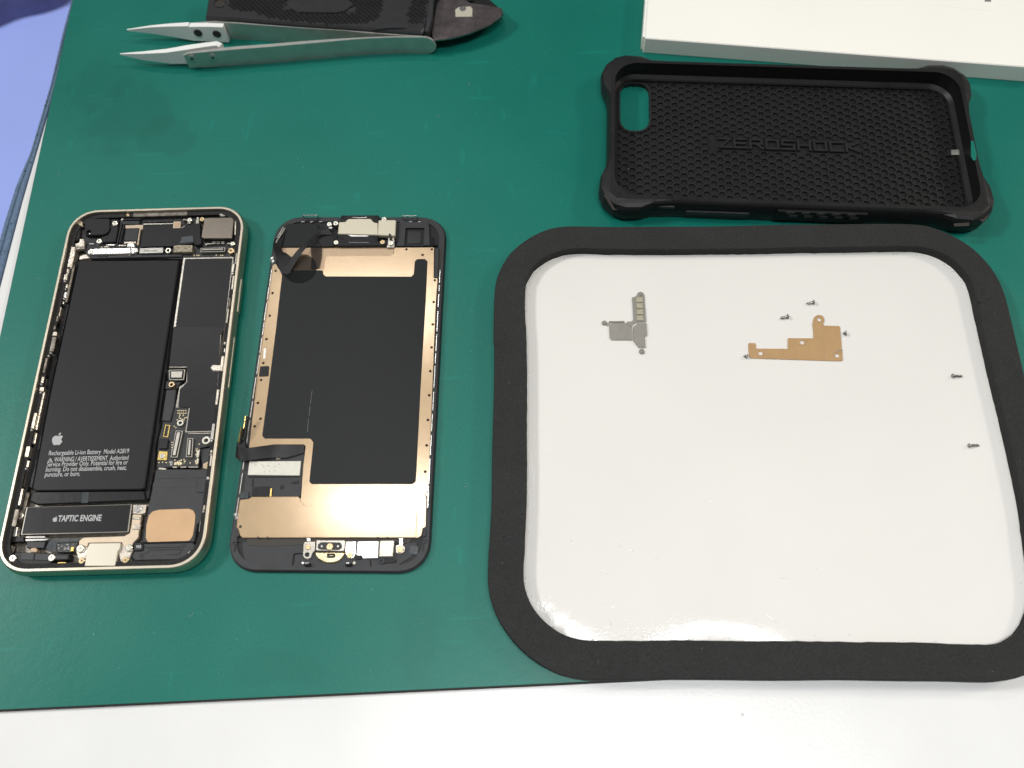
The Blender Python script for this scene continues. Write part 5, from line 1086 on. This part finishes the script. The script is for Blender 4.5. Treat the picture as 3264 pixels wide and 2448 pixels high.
for i in range(-ncol // 2 - 1, ncol // 2 + 2):
    for j in range(-14, 15):
        hx, hy = i * cols, j * rows_ + (i % 2) * rows_ / 2
        if abs(hx) > LX + .6 or abs(hy) > LY + .6 or clampp(hx, hy) != (hx, hy) and math.dist(clampp(hx, hy), (hx, hy)) > .9: continue
        if t0[0] - 1.0 < hx < t1[0] + 1.0 and t0[1] - 1.2 < hy < tyt + 1.0: continue
        if inside(hx, hy, col_lo): continue
        oR, iR = [], []
        for k in range(6):
            a = math.pi / 3 * k
            oR.append(clampp(hx + A_ * math.cos(a), hy + A_ * math.sin(a))); iR.append(clampp(hx + A_ * .85 * math.cos(a), hy + A_ * .85 * math.sin(a)))
        vs = [(*Q(*p), ZF + .12) for p in oR] + [(*Q(*p), ZF + .12) for p in iR] + [(*Q(*p), ZF - .58) for p in iR] + [(*Q(*p), ZF - .58) for p in oR]
        fs = []
        for k in range(6):
            k2 = (k + 1) % 6; fs += [(k, k2, 6 + k2, 6 + k), (6 + k, 6 + k2, 12 + k2, 12 + k), (18 + k, 18 + k2, k2, k)]
        hc.add(vs, fs)
hc.obj('honeycomb_lining', M['rubber_in'], pc)
# embossed letters built from bars on a flush strip
tw_, th_ = t1[0] - t0[0], tyt - t0[1]
GL = {'Z': [[(0, 1), (1, 1), (.15, 0), (1.1, 0)]], 'E': [[(1, 1), (0, 1), (0, 0), (1.05, 0)], [(0, .5), (.9, .5)]], 'R': [[(0, -.02), (0, 1), (1, 1), (1, .5), (.1, .5)], [(.5, .5), (1.05, 0)]], 'O': [[(0, 0), (0, 1), (1, 1), (1, 0), (0, 0)]],
      'S': [[(1, 1), (0, 1), (0, .5), (1, .5), (1, 0), (-.05, 0)]], 'H': [[(0, 0), (0, 1)], [(1, 0), (1, 1)], [(0, .5), (1, .5)]], 'C': [[(1, 1), (0, 1), (0, 0), (1.05, 0)]], 'K': [[(0, 0), (0, 1)], [(1, 1), (.1, .5), (1.1, 0)]]}
em = MB(); nL = 9; cwid = (tw_ - 1.5) / nL; gw, gh = cwid * .72, th_ * .62; bt_ = .95
for i, chh in enumerate('ZEROSHOCK'):
    ox_, oy_ = t0[0] + .9 + i * cwid + cwid * .15, t0[1] + th_ * .22
    for poly in GL[chh]:
        for (xa, ya), (xb, yb) in zip(poly, poly[1:]):
            a_, c_ = Vector((ox_ + xa * gw, oy_ + ya * gh)), Vector((ox_ + xb * gw, oy_ + yb * gh)); d_ = (c_ - a_).normalized(); n_ = Vector((-d_.y, d_.x)) * bt_ / 2; e_ = d_ * bt_ / 2
            em.plate([Q(*(a_ - e_ - n_)), Q(*(c_ + e_ - n_)), Q(*(c_ + e_ + n_)), Q(*(a_ - e_ + n_))], ZF - .6, ZF + .40 + .004 * i + (len(em.v) % 7) * .003, .10)
em.obj('embossed_lettering', M['rubber_in'], pc)
# strap hole, port opening, corner slots, side pads
q = P('K', [(1380, 905), (1545, 900), (1548, 955), (1385, 958)], ZF); fr_ = MB().plate(q, ZF - .5, ZF + .5, .1, r=.3).obj('strap_anchor', M['rubber_in'], pc)
q = P('K', [(1418, 912), (1505, 910), (1507, 952), (1420, 954)], ZF); MB().plate(q, ZF + .3, ZF + .62, .05).obj('pale_label', M['grey_pad'], fr_)
for pts, z in (([(1590, 830), (1612, 825), (1638, 930), (1636, 985), (1612, 1000), (1590, 960)], 5.5),):
    MB().plate(P('K', pts, ZC - .1), ZC - .05, ZC + .03, .02, r=.4).obj('port_opening', M['mat'], pc)
def on_lip(c, pts, z, m, name, th=.25, r=.3):
    MB().plate(P(c, pts, z), z - th, z, .08, r=r).obj(name, M[m], pc)
on_lip('K', [(1445, 1530), (1580, 1522), (1578, 1552), (1450, 1556)], 9.2, 'recess', 'corner_slot'); on_lip('K', [(1660, 1500), (1720, 1432), (1750, 1462), (1700, 1520)], 8.6, 'recess', 'corner_slot')
on_lip('k', [(120, 1290), (145, 1275), (215, 1405), (255, 1410), (200, 1418)], 9.4, 'recess', 'corner_slot'); on_lip('k', [(165, 205), (240, 165), (235, 185), (175, 235)], 9.6, 'recess', 'corner_slot')
# near long wall: grip pad, slit and small marks follow the wall
wy = -(CW / 2 + 2.75)
def wall_quad(x0, x1, z0, z1, m, name, out_=.35, parent=pc):
    pts = [Q(x0, wy - out_), Q(x1, wy - out_), Q(x1, wy + .8), Q(x0, wy + .8)]; return MB().plate(pts, z0, z1, .12).obj(name, M[m], parent)
xa = loc(W('k', 1590, 1400, 6))[0]; xb = loc(W('K', 690, 1420, 6))[0]
gp = wall_quad(xa, xb, 2.4, 8.0, 'rubber', 'side_grip_pad', .5)
for i in range(5):
    for j in range(2):
        x0 = xa + 3.2 + i * (xb - xa - 5) / 5 + j * 1.6; wall_quad(x0, x0 + 3.0, 6.4 - j * 1.9, 7.9 - j * 1.9, 'carbon', 'checked_patch', .62, gp)
xa2, xb2 = loc(W('k', 820, 1440, 5))[0], loc(W('k', 1355, 1450, 5))[0]
wall_quad(xa2, xb2, 3.6, 5.6, 'slate', 'volume_button_cover', .45)
wall_quad(loc(W('k', 500, 1370, 7))[0], loc(W('k', 720, 1375, 7))[0], 6.6, 7.8, 'carbon', 'mute_switch_mark', .1)

# ------------------------------------------------------------------ dust and fine marks
b = MB()
for _ in range(150):
    u, v_ = rnd.uniform(60, 1560), rnd.uniform(230, 2200); x, y = W('F', u, v_, 0)
    if abs(x - PCX) < 37 and abs(y - PCY) < 72 or abs(x - DX) < 39 and abs(y - DY) < 73 or y < corner[1] + 1 or x < line_x(mtl0, mtl1, y) + 1: continue
    s_ = rnd.uniform(.05, .16); t = rnd.uniform(0, 3.1)
    if rnd.random() < .12:
        pts = [(x, y, .05), (x + 1.1 * math.cos(t), y + 1.1 * math.sin(t), .09), (x + 1.9 * math.cos(t + .5), y + 1.9 * math.sin(t + .5), .05)]; b.tube(pts, .035, 4)
    else: b.add([(x - s_, y, .0), (x + s_, y - s_ * .6, .0), (x + s_ * .3, y + s_, .0), (x, y, s_ * .8)], [(0, 1, 3), (1, 2, 3), (2, 0, 3)])
tag(b.obj('dust', M['print'], loc=(-80, 120, 0)), kind='stuff')
b = MB()
for (x0, y0, x1, y1) in ((1962, 1732, 1984, 1743), (2005, 1752, 2018, 1756), (1915, 1818, 1934, 1828), (1922, 1922, 1955, 1937), (1936, 1965, 1950, 1996), (2360, 1650, 2382, 1653), (1815, 1722, 1828, 1728), (2440, 1955, 2475, 1985), (2260, 1580, 2266, 1600), (2090, 1780, 2093, 1783), (2595, 1808, 2605, 1813), (2486, 1843, 2512, 1845)):
    a_, c_ = W('F', x0, y0, TB), W('F', x1, y1, TB); b.tube([(a_[0], a_[1], TB + .01), ((a_[0] + c_[0]) / 2 + .05, (a_[1] + c_[1]) / 2, TB + .02), (c_[0], c_[1], TB + .01)], .045, 4)
b.obj('scratch_marks', M['steel_bright'], tr)
b = MB()
for _ in range(40):
    u, v_ = rnd.uniform(1720, 3150), rnd.uniform(850, 2000); x, y = W('F', u, v_, TB); s_ = rnd.uniform(.07, .16)
    b.add([(x - s_, y, TB), (x + s_, y - s_ * .5, TB), (x, y + s_, TB), (x, y, TB + s_ * .6)], [(0, 1, 3), (1, 2, 3), (2, 0, 3)])
tag(b.obj('grit', M['lid'], loc=(70, 100, TB)), kind='stuff')
